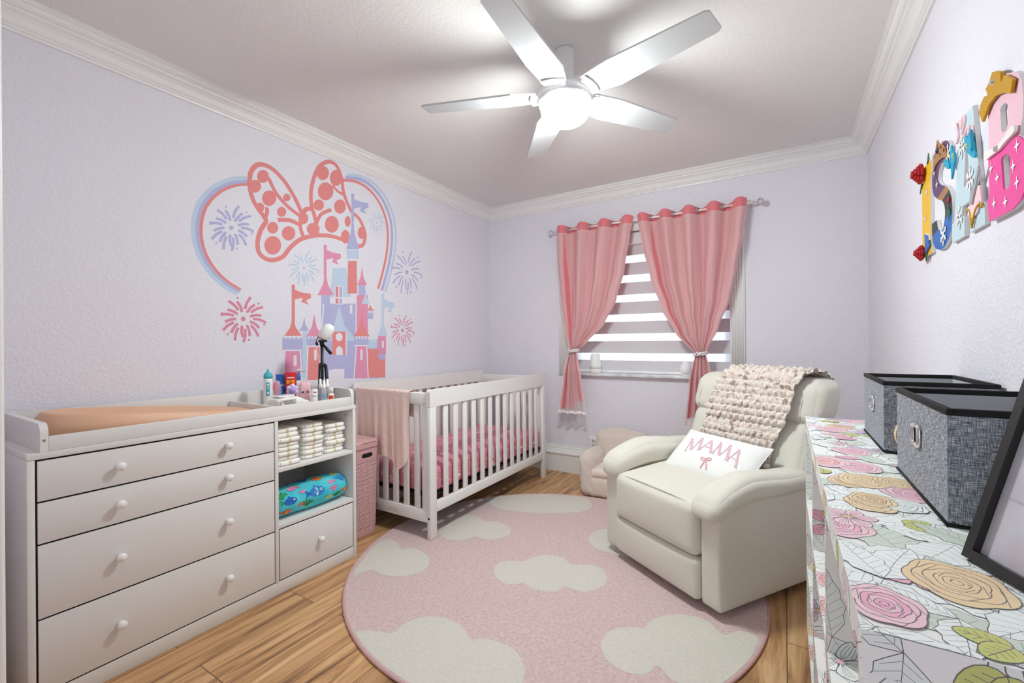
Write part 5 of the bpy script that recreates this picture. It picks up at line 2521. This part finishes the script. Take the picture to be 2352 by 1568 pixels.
MB().prism([(fw_ * .5 - .03, .03), (fw_ * .5 + .03, .03), (fw_ * .5 + .02, fh_ * .6), (fw_ * .5 - .02, fh_ * .6)],
           lambda u, v, w: tuple(e1 * u + Vector((0, 0, .004)) + Vector((0, 0, v - .03)) * .93 - nn * (.112 - (v - .03) * .12 / (fh_ * .57) * .10) + nn * ((v - .03) * .04) - nn * w), .003).build('easel_leg', M_trimb, pf_)

# ------------------------------------------------------------------ name letters on the right wall
def wallr(px, py, x=.444):
    q = at(px, py, 'X', x)
    return (q.y, q.z)


LW = .448                                # room side face sits at XR - thickness
LT = .010


def RW(y, z, w):
    return (XR - .0006 - w, y, z)


WHITE_EDGE = mat('letter_edge', '#dcdad9', rough=.5)
M_yellow = mat('letter_yellow', '#f0bd10', rough=.4)
M_plum = mat('letter_plum', '#5b3a66', rough=.4)
M_copper = mat('copper_glitter', '#b98a5a', rough=.45, metal=.3, bump=(900, .8, .002))
M_gold = mat('gold_glitter', '#d6a11a', rough=.4, metal=.4, bump=(900, 1.0, .002))
M_darkg = mat('letter_dark', '#23312a', rough=.4)
M_cobalt = mat('letter_cobalt', '#1767b8', rough=.4)
M_ice = mat('letter_ice_blue', '#c3dbe4', rough=.4)
M_rose = mat('letter_light_pink', '#efc3d2', rough=.4)
M_hot = mat('letter_hot_pink', '#ef4fa0', rough=.4)
M_rosered = mat('rose_red', '#a80f1b', rough=.6)
M_leafg = mat('leaf_green', '#2f6a3a', rough=.6)
M_gem = mat('gem', '#e8eef4', rough=.05, metal=.9)
M_birdb = mat('bird_blue', '#17a3c6', rough=.5)
M_pinkl = mat('ribbon_pink', '#f3cfd6', rough=.5)
M_silver = mat('silver_glitter', '#b9bcc0', rough=.35, metal=.6, bump=(900, .8, .002))
SIG = 'name letters on the right wall'


def letter(name_label, y0, z0):
    return thing('wall_letter', name_label, 'letter', (XR, y0, z0), 0, SIG)


class LP:
    """2D helper: letter-box coordinates. u runs towards the viewer's right (towards -y), v up"""

    def __init__(self, root, yl, yr, z0, z1):
        self.o = Vector(root.location)
        self.yl, self.yr, self.z0, self.z1 = yl, yr, z0, z1

    def __call__(self, u, v, w):
        p = RW(self.yl + (self.yr - self.yl) * u, self.z0 + (self.z1 - self.z0) * v, w)
        return (p[0] - self.o.x, p[1] - self.o.y, p[2] - self.o.z)


def uvs(pts, ox=2060, oy=130, sc=3.2):
    """letter-box coordinates (of the current yl, yr, zb, zt) under picture points"""
    out = []
    for x, y in pts:
        a, b_ = wallr(ox + x / sc, oy + y / sc)
        out.append(((a - yl) / (yr - yl), (b_ - zb) / (zt_ - zb)))
    return out


def star4(d, x, y, rx, ry, mi):
    pts = []
    for k in range(8):
        a = pi / 2 + pi * k / 4
        r = 1.0 if k % 2 == 0 else .30
        pts.append((x + rx * r * cos(a), y + ry * r * sin(a)))
    d.up()
    d.fill(pts, mi)


def flake(d, x, y, rx, ry, mi):
    d.up()
    for k in range(6):
        a = pi / 6 + pi * k / 3
        e = (x + rx * cos(a), y + ry * sin(a))
        d.up()
        d.stroke([(x, y), e], .028, mi)
        for s in (-1, 1):
            d.up()
            m_ = (x + rx * .55 * cos(a), y + ry * .55 * sin(a))
            d.stroke([m_, (m_[0] + rx * .32 * cos(a + s * .8), m_[1] + ry * .32 * sin(a + s * .8))], .022, mi)


def rose_flower(root, y, z, r, name='rose'):
    o = Vector(root.location)
    c = Vector(RW(y, z, LT + .004)) - o
    m = MB()
    R = random.Random(int(r * 1e5))
    for k, (rr, n) in enumerate(((1.0, 6), (.72, 5), (.45, 4), (.22, 3))):
        for q in range(n):
            a = 2 * pi * q / n + k * .6
            cc = c + Vector((-(.004 + .006 * k) * r / .03, rr * r * .55 * cos(a), rr * r * .55 * sin(a)))
            m.soft((.0055, r * .42 * (1 - .12 * k), r * .36 * (1 - .12 * k)), .005, (0, 0, 0), n=6,
                   fn=lambda p, cc=cc, a=a: cc + Matrix.Rotation(a, 3, 'X') @ (p + Vector((-.004 * (p.y / r) ** 2 * 4, 0, 0))))
    return m.build(name, M_rosered, root)


def leaf3(root, pts, m_=None, name='leaf'):
    o = Vector(root.location)
    m = MB()
    m.prism(pts, lambda y, z, w: tuple(Vector(RW(y, z, LT + .001 + w)) - o), .003)
    return m.build(name, m_ or M_leafg, root)


Z0, Z1 = 1.462, 1.795
zb, zt_ = Z0, Z1
# I ---------------------------------------------------------------------------------
yl, yr = 2.262, 2.128
L1 = letter('yellow letter I with red roses, first of the name letters on the wall', (yl + yr) / 2, Z0)
f = LP(L1, yl, yr, Z0, Z1)
m = MB()
letter_solid([(0, 0), (1, 0), (1, .16), (.90, .16), (.90, .84), (1, .84), (1, 1), (0, 1), (0, .84), (.06, .84), (.06, .16), (0, .16)], [], f, LT, m, 0, 1)
m.build('letter', [M_yellow, WHITE_EDGE], L1)
m = MB()
d = Draw(m, lambda u, v, w: f(u, v, LT + .0012 + w))
star4(d, .55, .70, .16, .05, 0)
star4(d, .40, .42, .16, .05, 0)
m.build('stars', M_glossw, L1)
m = MB()
m.prism([(.55, .02), (.95, .08), (.85, .20), (.50, .24)], lambda u, v, w: f(u, v, LT + .0006 + w), .006)
bk = m.build('book', M_cobalt, L1)
m = MB()
m.prism([(.58, .235), (.52, .25), (.86, .21), (.92, .10)], lambda u, v, w: f(u, v, LT + .0006 + w), .005)
m.build('pages', M_glossw, bk)
y, z = wallr(2119, 403)
rose_flower(L1, 2.225, 1.775, .038)
rose_flower(L1, 2.225, 1.478, .030)
for pts in ([(2.17, 1.79), (2.15, 1.825), (2.142, 1.80)], [(2.25, 1.745), (2.27, 1.71), (2.235, 1.735)], [(2.18, 1.475), (2.19, 1.44), (2.205, 1.465)]):
    leaf3(L1, pts)

# S ---------------------------------------------------------------------------------
yl, yr = 2.122, 1.905
z0s, z1s = 1.458, 1.800
zb, zt_ = z0s, z1s
L2 = letter('plum and blue letter S with copper crown, second of the name letters on the wall', (yl + yr) / 2, z0s)
f = LP(L2, yl, yr, z0s, z1s)


def s_shape():
    o = spline([(.98, .80), (.90, .93), (.70, 1.0), (.45, 1.0), (.18, .93), (.02, .78), (.06, .62), (.28, .52), (.58, .44), (.68, .33), (.62, .22),
                (.48, .18), (.32, .22), (.26, .31)], 6)
    i = spline([(-.02, .31), (.0, .16), (.14, .05), (.38, 0), (.66, .0), (.92, .09), (1.02, .26), (.98, .42), (.80, .54), (.50, .62), (.36, .69),
                (.38, .77), (.50, .82), (.62, .81), (.70, .745)], 6)
    return o, i


so_, si_ = s_shape()
outline = so_ + [(-.02, .31)] + si_[1:] + [(.70, .745), (.98, .745)]
m = MB()
letter_solid(outline, [], f, LT, m, 0, 1)
sl_ = m.build('letter', [M_plum, WHITE_EDGE, M_plum, M_copper, M_darkg, M_cobalt], L2)
# the front is painted in bands: cut the mesh along slanting lines and colour the pieces
bmm = bmesh.new()
bmm.from_mesh(sl_.data)
cuts = [.545, .455, .235]
cn = Vector((0, .20, 1)).normalized()
cp = [Vector((0, 0, (z1s - z0s) * v)) for v in cuts]
for c_ in cp:
    bmesh.ops.bisect_plane(bmm, geom=bmm.verts[:] + bmm.edges[:] + bmm.faces[:], plane_co=c_, plane_no=cn)
for fc in bmm.faces:
    if fc.material_index != 1:
        q = fc.calc_center_median()
        k = sum(1 for c_ in cp if (q - c_).dot(cn) < 0)
        fc.material_index = 2 + k
bmm.to_mesh(sl_.data)
bmm.free()
m = MB()
d = Draw(m, lambda u, v, w: f(u, v, LT + .0016 + w))
for u, v in ((.42, .90), (.16, .80), (.30, .66)):
    star4(d, u, v, .08, .05, 0)
flake(d, .86, .83, .16, .11, 0)
flake(d, .62, .12, .15, .11, 0)
m.build('stars', M_glossw, L2)
m = MB()
cr_o = uvs([(262, 850), (262, 800), (266, 745), (278, 690), (290, 615), (304, 640), (322, 642), (342, 658), (356, 700), (362, 742), (332, 744), (302, 764), (278, 800)])
cc_ = lambda x, y, a, b_: uvs([(x + a * cos(t), y + b_ * sin(t)) for t in [2 * pi * k / 10 for k in range(10)]])
letter_solid(cr_o, [cc_(292, 660, 5, 14), cc_(318, 668, 6, 13), cc_(340, 690, 6, 14), cc_(276, 730, 5, 18), cc_(312, 720, 5, 14)],
             lambda u, v, w: f(u, v, LT + .001 + w), .003, m)
cw = m.build('crown', M_copper, L2)
m = MB()
q = uvs([(296, 692)])[0]
m.lathe([(.011, 0), (.010, .003), (0, .006)], f(q[0], q[1], LT + .004), 12, axis=(-1, 0, 0))
m.build('gem', mat('gem_navy', '#16245c', rough=.1), cw)
m = MB()
d = Draw(m, lambda u, v, w: f(u, v, LT + .0018 + w))
d.stroke([(.88, .22), (.86, .38)], .03, 1)
d.up()
d.fill([(.88, .24), (.98, .28), (.90, .33)], 1)
d.up()
d.fill([(.87, .26), (.77, .30), (.86, .35)], 1)
d.up()
d.dot(.86, .41, .07, 0, 10, .03)
m.build('flower', [M_rosered, M_leafg], L2)

# A ---------------------------------------------------------------------------------
yl, yr = 1.905, 1.640
z0a, z1a = 1.455, 1.802
zb, zt_ = z0a, z1a
L3_ = letter('ice blue letter A with snowflakes and blue birds, third of the name letters', (yl + yr) / 2, z0a)
f = LP(L3_, yl, yr, z0a, z1a)
outer = [(0, 0), (.42, 0), (.42, .17), (.34, .17), (.36, .26), (.64, .26), (.66, .17), (.58, .17), (.58, 0), (1, 0), (1, .17), (.93, .17), (.70, 1),
         (.30, 1), (.07, .17), (0, .17)]
hole = [(.40, .41), (.60, .41), (.50, .80)]
m = MB()
letter_solid(outer, [hole], f, LT, m, 0, 1)
m.build('letter', [M_ice, WHITE_EDGE], L3_)
for x, y in ((462, 665), (522, 900), (445, 1180)):
    q = uvs([(x, y)])[0]
    m = MB()
    d = Draw(m, lambda u, v, w: f(u, v, LT + .0016 + w))
    flake(d, q[0], q[1], .115, .105, 0)
    sn = m.build('snowflake', M_glossw, L3_)
    m = MB()
    m.lathe([(.005, 0), (.004, .003), (0, .004)], f(q[0], q[1], LT + .002), 8, axis=(-1, 0, 0), smooth=False)
    m.build('gem', M_gem, sn)
m = MB()
for pts in ([(430, 640), (440, 600), (438, 560), (432, 505), (444, 482), (458, 492), (464, 525), (470, 475), (480, 440), (490, 452), (484, 510), (470, 560), (468, 590), (485, 585), (500, 550), (512, 518), (522, 516), (516, 575)],
            [(546, 510), (549, 540), (545, 575)], [(400, 690), (390, 720), (388, 790)]):
    m.tube([f(u, v, LT + .002) for u, v in spline(uvs(pts), 4)], .0042, 8)
m.build('ribbon', M_pinkl, L3_)
m = MB()
m.prism([(.66, .08), (.86, .12), (.93, .20), (.98, .16), (.95, .30), (.84, .34), (.70, .24), (.62, .18)], lambda u, v, w: f(u, v, LT + .001 + w), .004)
cu_ = m.build('cushion', M_pinkl, L3_)
m = MB()
m.tube([f(u, v, LT + .005) for u, v in spline([(.60, .19), (.66, .17), (.70, .10), (.72, .02)], 5)], .003, 6)
m.tube([f(u, v, LT + .005) for u, v in spline([(.72, .05), (.84, .15), (.96, .17), (1.0, .13)], 5)], .003, 6)
m.build('trim_cord', M_gold, cu_)
m = MB()
m.prism([(.70, .22), (.76, .20), (.84, .28), (.97, .42), (.95, .46), (.84, .36), (.74, .30)], lambda u, v, w: f(u, v, LT + .005 + w), .004)
m.build('slipper', M_silver, L3_)


M_beak = mat('beak', '#c98f5b', rough=.6)


def bird(body, wing, eye):
    m = MB()
    m.prism(spline(uvs(body), 3, True), lambda x, y, w: f(x, y, LT + .004 + w), .005)
    bd = m.build('bird', M_birdb, L3_)
    m = MB()
    m.prism(spline(uvs(wing), 3, True), lambda x, y, w: f(x, y, LT + .0085 + w), .004)
    m.build('wing', M_birdb, bd)
    m = MB()
    d = Draw(m, lambda x, y, w: f(x, y, LT + .0092 + w))
    x, y = eye
    oval = lambda x, y, a, b_: uvs([(x + a * cos(t), y + b_ * sin(t)) for t in [2 * pi * k / 10 for k in range(10)]])
    d.fill(oval(x, y, 7, 18), 0)
    d.up()
    d.fill(oval(x + 1, y + 2, 2.5, 7), 1)
    d.fill(oval(x + 4, y + 30, 5, 7), 2)
    m.build('face', [M_yel, M_ink, M_beak], bd)


bird([(408, 650), (418, 690), (430, 705), (436, 750), (426, 800), (420, 850), (411, 900), (408, 825), (396, 810), (398, 740), (402, 690)],
     [(402, 770), (388, 768), (366, 752), (368, 780), (378, 805), (392, 822), (406, 815)], (422, 725))
bird([(550, 532), (558, 590), (570, 640), (574, 690), (586, 715), (577, 742), (546, 720), (522, 692), (512, 640), (508, 592), (524, 580), (540, 600)],
     [(552, 560), (566, 600), (572, 650), (566, 690), (550, 680), (544, 630)], (524, 650))

# B ---------------------------------------------------------------------------------
yl, yr = 1.642, 1.375
z0b, z1b = 1.445, 1.765
zb, zt_ = z0b, z1b
L4 = letter('pink letter B with gold glitter crown, fourth of the name letters', (yl + yr) / 2, z0b)
f = LP(L4, yl, yr, z0b, z1b)


low = uvs([(670, 1212), (760, 1168), (840, 1122), (900, 1055), (935, 960)])
low_r = [(1.0, .27), (1.0, .38), (.95, .50)] + uvs([(925, 620), (880, 585)])
upp = uvs([(884, 520), (898, 440), (903, 330), (892, 190), (872, 130), (835, 118), (780, 130), (700, 200), (648, 330), (650, 480), (656, 735)])
left = uvs([(664, 760), (673, 1045), (655, 1055)])
outer = low + low_r + upp + left
holes = [uvs([(736, 400), (742, 372), (762, 350), (782, 346), (790, 362), (789, 500), (780, 545), (755, 565), (744, 545)]),
         uvs([(757, 770), (762, 740), (790, 718), (812, 716), (821, 735), (823, 930), (812, 962), (785, 983), (772, 970)])]
m = MB()
letter_solid(outer, holes, f, LT, m, 0, 1)
m.build('letter', [M_rose, WHITE_EDGE], L4)
m = MB()
lower = low + low_r + uvs([(850, 600), (800, 650), (750, 690), (666, 748)]) + left
letter_solid(lower, [holes[1]], lambda u, v, w: f(u, v, LT + .0005 + w), .003, m)
m.build('skirt', M_hot, L4)
m = MB()
d = Draw(m, lambda u, v, w: f(u, v, LT + .0045 + w))
for u, v in uvs([(688, 822), (733, 890), (710, 1078), (792, 1068), (850, 806), (877, 655), (877, 925)]):
    star4(d, u, v, .055, .055, 0)
m.build('stars', M_glossw, L4)
m = MB()
m.prism(spline(uvs([(660, 695), (700, 680), (745, 662), (790, 610), (850, 520), (876, 502), (886, 525), (875, 560), (810, 630), (765, 685), (720, 718), (664, 758)]), 4, True),
        lambda u, v, w: f(u, v, LT + .0045 + w), .006)
bw_ = m.build('sash', mat('satin_white', '#efece8', rough=.4), L4)
m = MB()
q = uvs([(753, 673)])[0]
m.lathe([(.008, 0), (.006, .004), (0, .005)], f(q[0], q[1], LT + .011), 10, axis=(-1, 0, 0), smooth=False)
m.build('gem', M_gem, bw_)
m = MB()
crown = uvs([(617, 410), (628, 350), (655, 290), (680, 296), (676, 255), (664, 238), (690, 190), (715, 110), (745, 104), (776, 110), (776, 160), (782, 182), (792, 165), (800, 133),
             (830, 145), (868, 165), (850, 268), (800, 262), (740, 285), (690, 350), (640, 478)])
letter_solid(crown, [], lambda u, v, w: f(u, v, LT + .003 + w), .006, m)
cw = m.build('crown', M_gold, L4)
m = MB()
q = uvs([(720, 184)])[0]
m.lathe([(.008, 0), (.006, .004), (0, .005)], f(q[0], q[1], LT + .009), 10, axis=(-1, 0, 0), smooth=False)
m.build('gem', M_gem, cw)

# ------------------------------------------------------------------ painted mural (a plain fairy tale castle inside a round wreath with a bow)
MU = [mat('mural_coral', '#e08a88', rough=.8), mat('mural_periwinkle', '#b3b3d8', rough=.8), mat('mural_pale_blue', '#bfd0e2', rough=.8),
      mat('mural_pink', '#df94b0', rough=.8), mat('mural_white', '#e6e0ea', rough=.8), mat('mural_rose', '#d9899f', rough=.8)]
CORAL, PERI, PALE, PINK, WHT, ROSE = range(6)


def wl(x, y):
    """a point of the left wall seen at the picture's (420 + x / 2.8, 340 + y / 2.8)"""
    q = at(420 + x / 2.8, 340 + y / 2.8, 'X', XL)
    return (q.y, q.z)


c0 = wl(800, 1470)
mm = MB()
d = Draw(mm, lambda u, v, w: (XL + w, u, v), step=2e-6, w0=1.5e-4)


def S_(pts, wd, mi, n=6, closed=False, sm=True):
    p = [wl(*q) for q in pts]
    d.stroke(spline(p, n, closed) if sm else p, wd, mi, closed)
    d.up()


def F_(pts, mi, sm=False):
    p = [wl(*q) for q in pts]
    d.fill(spline(p, 5, True) if sm else p, mi)
    d.up()


# round wreath of three painted lines
wreath = [(370, 915), (270, 850), (180, 750), (125, 630), (112, 500), (145, 375), (225, 285), (325, 238), (430, 226)]
off = lambda pts, k, cx=640, cy=640: [(cx + (x - cx) * k, cy + (y - cy) * k) for x, y in pts]
S_(wreath, .022, CORAL)
S_(off(wreath, 1.045), .026, PERI)
S_(off(wreath, 1.085), .020, PALE)
wr2 = [(1030, 205), (1110, 215), (1190, 260), (1260, 345), (1305, 455), (1318, 570), (1308, 690), (1282, 810), (1255, 905)]
S_(wr2, .019, CORAL)
S_(off(wr2, 1.04), .023, PERI)
S_(off(wr2, 1.075), .020, PALE)

# the bow
lw = .025
bow_l = [(770, 430), (720, 320), (650, 210), (570, 130), (490, 105), (440, 150), (430, 240), (455, 340), (520, 440), (535, 470), (500, 530), (480, 610), (495, 680), (560, 720), (640, 700),
         (690, 640), (760, 585), (850, 562)]
bow_r = [(850, 450), (825, 350), (830, 240), (870, 130), (930, 88), (985, 110), (1020, 190), (1035, 290), (1080, 400), (1130, 450), (1165, 520), (1172, 580), (1145, 630),
         (1060, 600), (950, 565), (850, 562)]
S_(bow_l, lw, CORAL)
S_(bow_r, lw, CORAL)
S_([(770, 430), (790, 395), (830, 395), (850, 450), (868, 560)], .026, CORAL)
S_([(770, 430), (755, 500), (775, 570)], .024, CORAL)
S_([(610, 462), (690, 465), (755, 495)], .024, CORAL)
S_([(955, 395), (890, 425), (860, 480)], .022, CORAL)
S_([(540, 380), (540, 420), (520, 460)], .022, CORAL)
S_([(550, 190), (600, 290), (680, 380), (760, 440)], .022, CORAL)
S_([(960, 240), (1000, 280), (1035, 300)], .018, CORAL)


def D_(x, y, rx, ry, mi):
    F_([(x + rx * cos(t), y + ry * sin(t)) for t in [2 * pi * k / 24 for k in range(24)]], mi)


for x, y, rx, ry in ((515, 182, 38, 42), (465, 245, 38, 42), (555, 322, 46, 50), (497, 382, 26, 32), (635, 410, 30, 32), (668, 318, 24, 24), (578, 512, 36, 38),
                     (680, 548, 44, 46), (578, 625, 54, 60), (775, 452, 32, 38), (838, 520, 42, 40), (900, 160, 40, 46), (985, 192, 40, 52), (918, 278, 50, 58),
                     (874, 366, 34, 36), (1010, 376, 38, 46), (958, 490, 45, 54), (1060, 472, 20, 34), (1045, 570, 28, 44), (1150, 545, 26, 40)):
    D_(x, y, rx, ry, CORAL)


# fireworks: rays round a small dot
def burst(x, y, rx, ry, mi, seed):
    R = random.Random(seed)
    D_(x, y, rx * .10, ry * .10, mi)
    n = 18
    for k in range(n):
        a = 2 * pi * k / n
        r0 = .30 if k % 2 else .42
        r1 = .98 if k % 2 == 0 else .78
        bend = .18 * (1 if cos(a) > 0 else -1)
        S_([(x + rx * r0 * cos(a), y + ry * r0 * sin(a)), (x + rx * (r0 + r1) / 2 * cos(a + bend * .3), y + ry * (r0 + r1) / 2 * sin(a + bend * .3)),
            (x + rx * r1 * cos(a + bend * .9), y + ry * r1 * sin(a + bend * .9))], .000046 * (rx + ry), mi, 3)
    for k in range(6):
        a = 2 * pi * (k + .25) / 6
        D_(x + rx * .92 * cos(a), y + ry * .92 * sin(a), rx * .045, ry * .045, mi)


burst(312, 512, 148, 152, PERI, 1)
burst(778, 772, 102, 115, PALE, 2)
burst(1248, 478, 56, 74, PALE, 3)
burst(1440, 798, 104, 145, PERI, 4)
burst(388, 1098, 152, 152, ROSE, 5)
burst(1412, 1172, 80, 106, ROSE, 6)


# the castle: towers with cone roofs
def tower(x0, x1, y0, y1, mi, fl=0):
    F_([(x0, y0), (x1, y0), (x1 + fl, y1), (x0 - fl, y1)], mi)


def cone(x, y0, y1, w_, mi):
    F_([(x, y0), (x + w_ * .30, y0 + (y1 - y0) * .58), (x + w_, y1), (x - w_, y1), (x - w_ * .30, y0 + (y1 - y0) * .58)], mi)


def battl(x0, x1, y0, y1, mi):
    n = 4
    F_([(x0, y0), (x1, y0), (x1, y1), (x0, y1)], mi)
    st = (x1 - x0) / (2 * n + 1)
    for k in range(n):
        F_([(x0 + st * (2 * k + 1), y0), (x0 + st * (2 * k + 2), y0), (x0 + st * (2 * k + 2), y0 + 14), (x0 + st * (2 * k + 1), y0 + 14)], WHT)


def slit(x, y, w_=9, h_=30):
    F_([(x - w_, y - h_), (x + w_, y - h_), (x + w_, y + h_), (x - w_, y + h_)], WHT)


def flag(x, y, h_, mi, L=100):
    S_([(x, y), (x, y + h_)], .020, mi, sm=False)
    D_(x, y, 11, 12, mi)
    F_([(x + 4, y + 20), (x + L * .5, y + 40), (x + L, y + 48), (x + L * 1.02, y + 75), (x + L * .72, y + 92), (x + L * .9, y + 120), (x + L * .45, y + 100), (x + L * .55, y + 74), (x + 6, y + 84)], mi)


tower(700, 1260, 1230, 1480, PERI)                        # long low wall
tower(905, 1110, 1000, 1480, PERI)                        # the keep
F_([(965, 770), (1050, 770), (1080, 960), (945, 960)], PALE)
cone(1005, 1010, 1240, 118, PALE)
F_([(960, 1180), (1050, 1180), (1050, 1330), (960, 1330)], CORAL)
F_([(985, 1330), (985, 1290), (1005, 1270), (1028, 1290), (1028, 1330)], WHT)
F_([(978, 885), (1028, 885), (1028, 1005), (978, 1005)], WHT)
F_([(982, 890), (1000, 890), (1000, 1000), (982, 1000)], CORAL)
F_([(1006, 890), (1024, 890), (1024, 1000), (1006, 1000)], PERI)
D_(1005, 1215, 22, 26, WHT)
tower(1062, 1118, 725, 935, CORAL, 3)                     # tall thin tower
tower(1055, 1132, 655, 712, PALE)
cone(1092, 400, 650, 42, PERI)
flag(1092, 305, 160, PERI)
tower(890, 945, 945, 1230, PERI)
cone(917, 780, 945, 52, PINK)
flag(915, 632, 190, PINK)
tower(1118, 1190, 945, 1200, PINK)
cone(1152, 760, 880, 32, PINK)
tower(1130, 1172, 880, 945, PERI)
cone(1175, 900, 1002, 26, PALE)
cone(1205, 1005, 1045, 26, CORAL)
battl(1186, 1224, 1048, 1098, PERI)
slit(1082, 1035, 8, 28)
# front towers
tower(655, 750, 1305, 1470, PINK, 6)
battl(640, 765, 1212, 1298, PERI)
cone(708, 1070, 1210, 58, CORAL)
flag(710, 888, 250, CORAL, 112)
slit(722, 1365, 10, 34)
tower(770, 800, 1180, 1480, PALE)
cone(780, 1085, 1175, 32, PERI)
tower(808, 880, 1276, 1490, CORAL, 8)
battl(795, 890, 1212, 1272, PERI)
cone(845, 1068, 1210, 52, PINK)
slit(852, 1330, 8, 34)
tower(1118, 1178, 1272, 1480, PINK, 12)
battl(1102, 1190, 1214, 1268, PERI)
cone(1150, 1075, 1210, 52, CORAL)
slit(1148, 1328, 7, 34)
tower(1190, 1302, 1290, 1474, CORAL)
battl(1194, 1248, 1228, 1288, PALE)
tower(1255, 1306, 1208, 1322, PINK)
F_([(1252, 1326), (1306, 1326), (1296, 1360), (1264, 1360)], PERI)
cone(1285, 1045, 1205, 30, PALE)
flag(1286, 945, 180, PALE, 74)
slit(1286, 1262, 6, 22)
F_([(960, 1480), (960, 1420), (1038, 1420), (1038, 1480)], WHT)
F_([(940, 1490), (940, 1425), (962, 1425), (962, 1490)], WHT)
# white outlines between the towers
for pts in ([(655, 1305), (646, 1480)], [(756, 1305), (764, 1480)], [(804, 1280), (796, 1490)], [(884, 1280), (890, 1480)], [(1116, 1272), (1100, 1485)], [(1182, 1272), (1192, 1480)],
            [(905, 1000), (888, 1230)], [(640, 1212), (765, 1212)], [(640, 1300), (765, 1300)], [(795, 1274), (890, 1274)], [(1100, 1270), (1192, 1270)], [(945, 962), (1082, 962)],
            [(1050, 1180), (1050, 1335)]):
    S_(pts, .009, WHT, sm=False)
mo = mm.build('wall_mural', MU, None, org=(XL + .0002, c0[0], c0[1]))
tag(mo, 'painted pastel wall mural of a castle with fireworks and a big bow', 'mural')
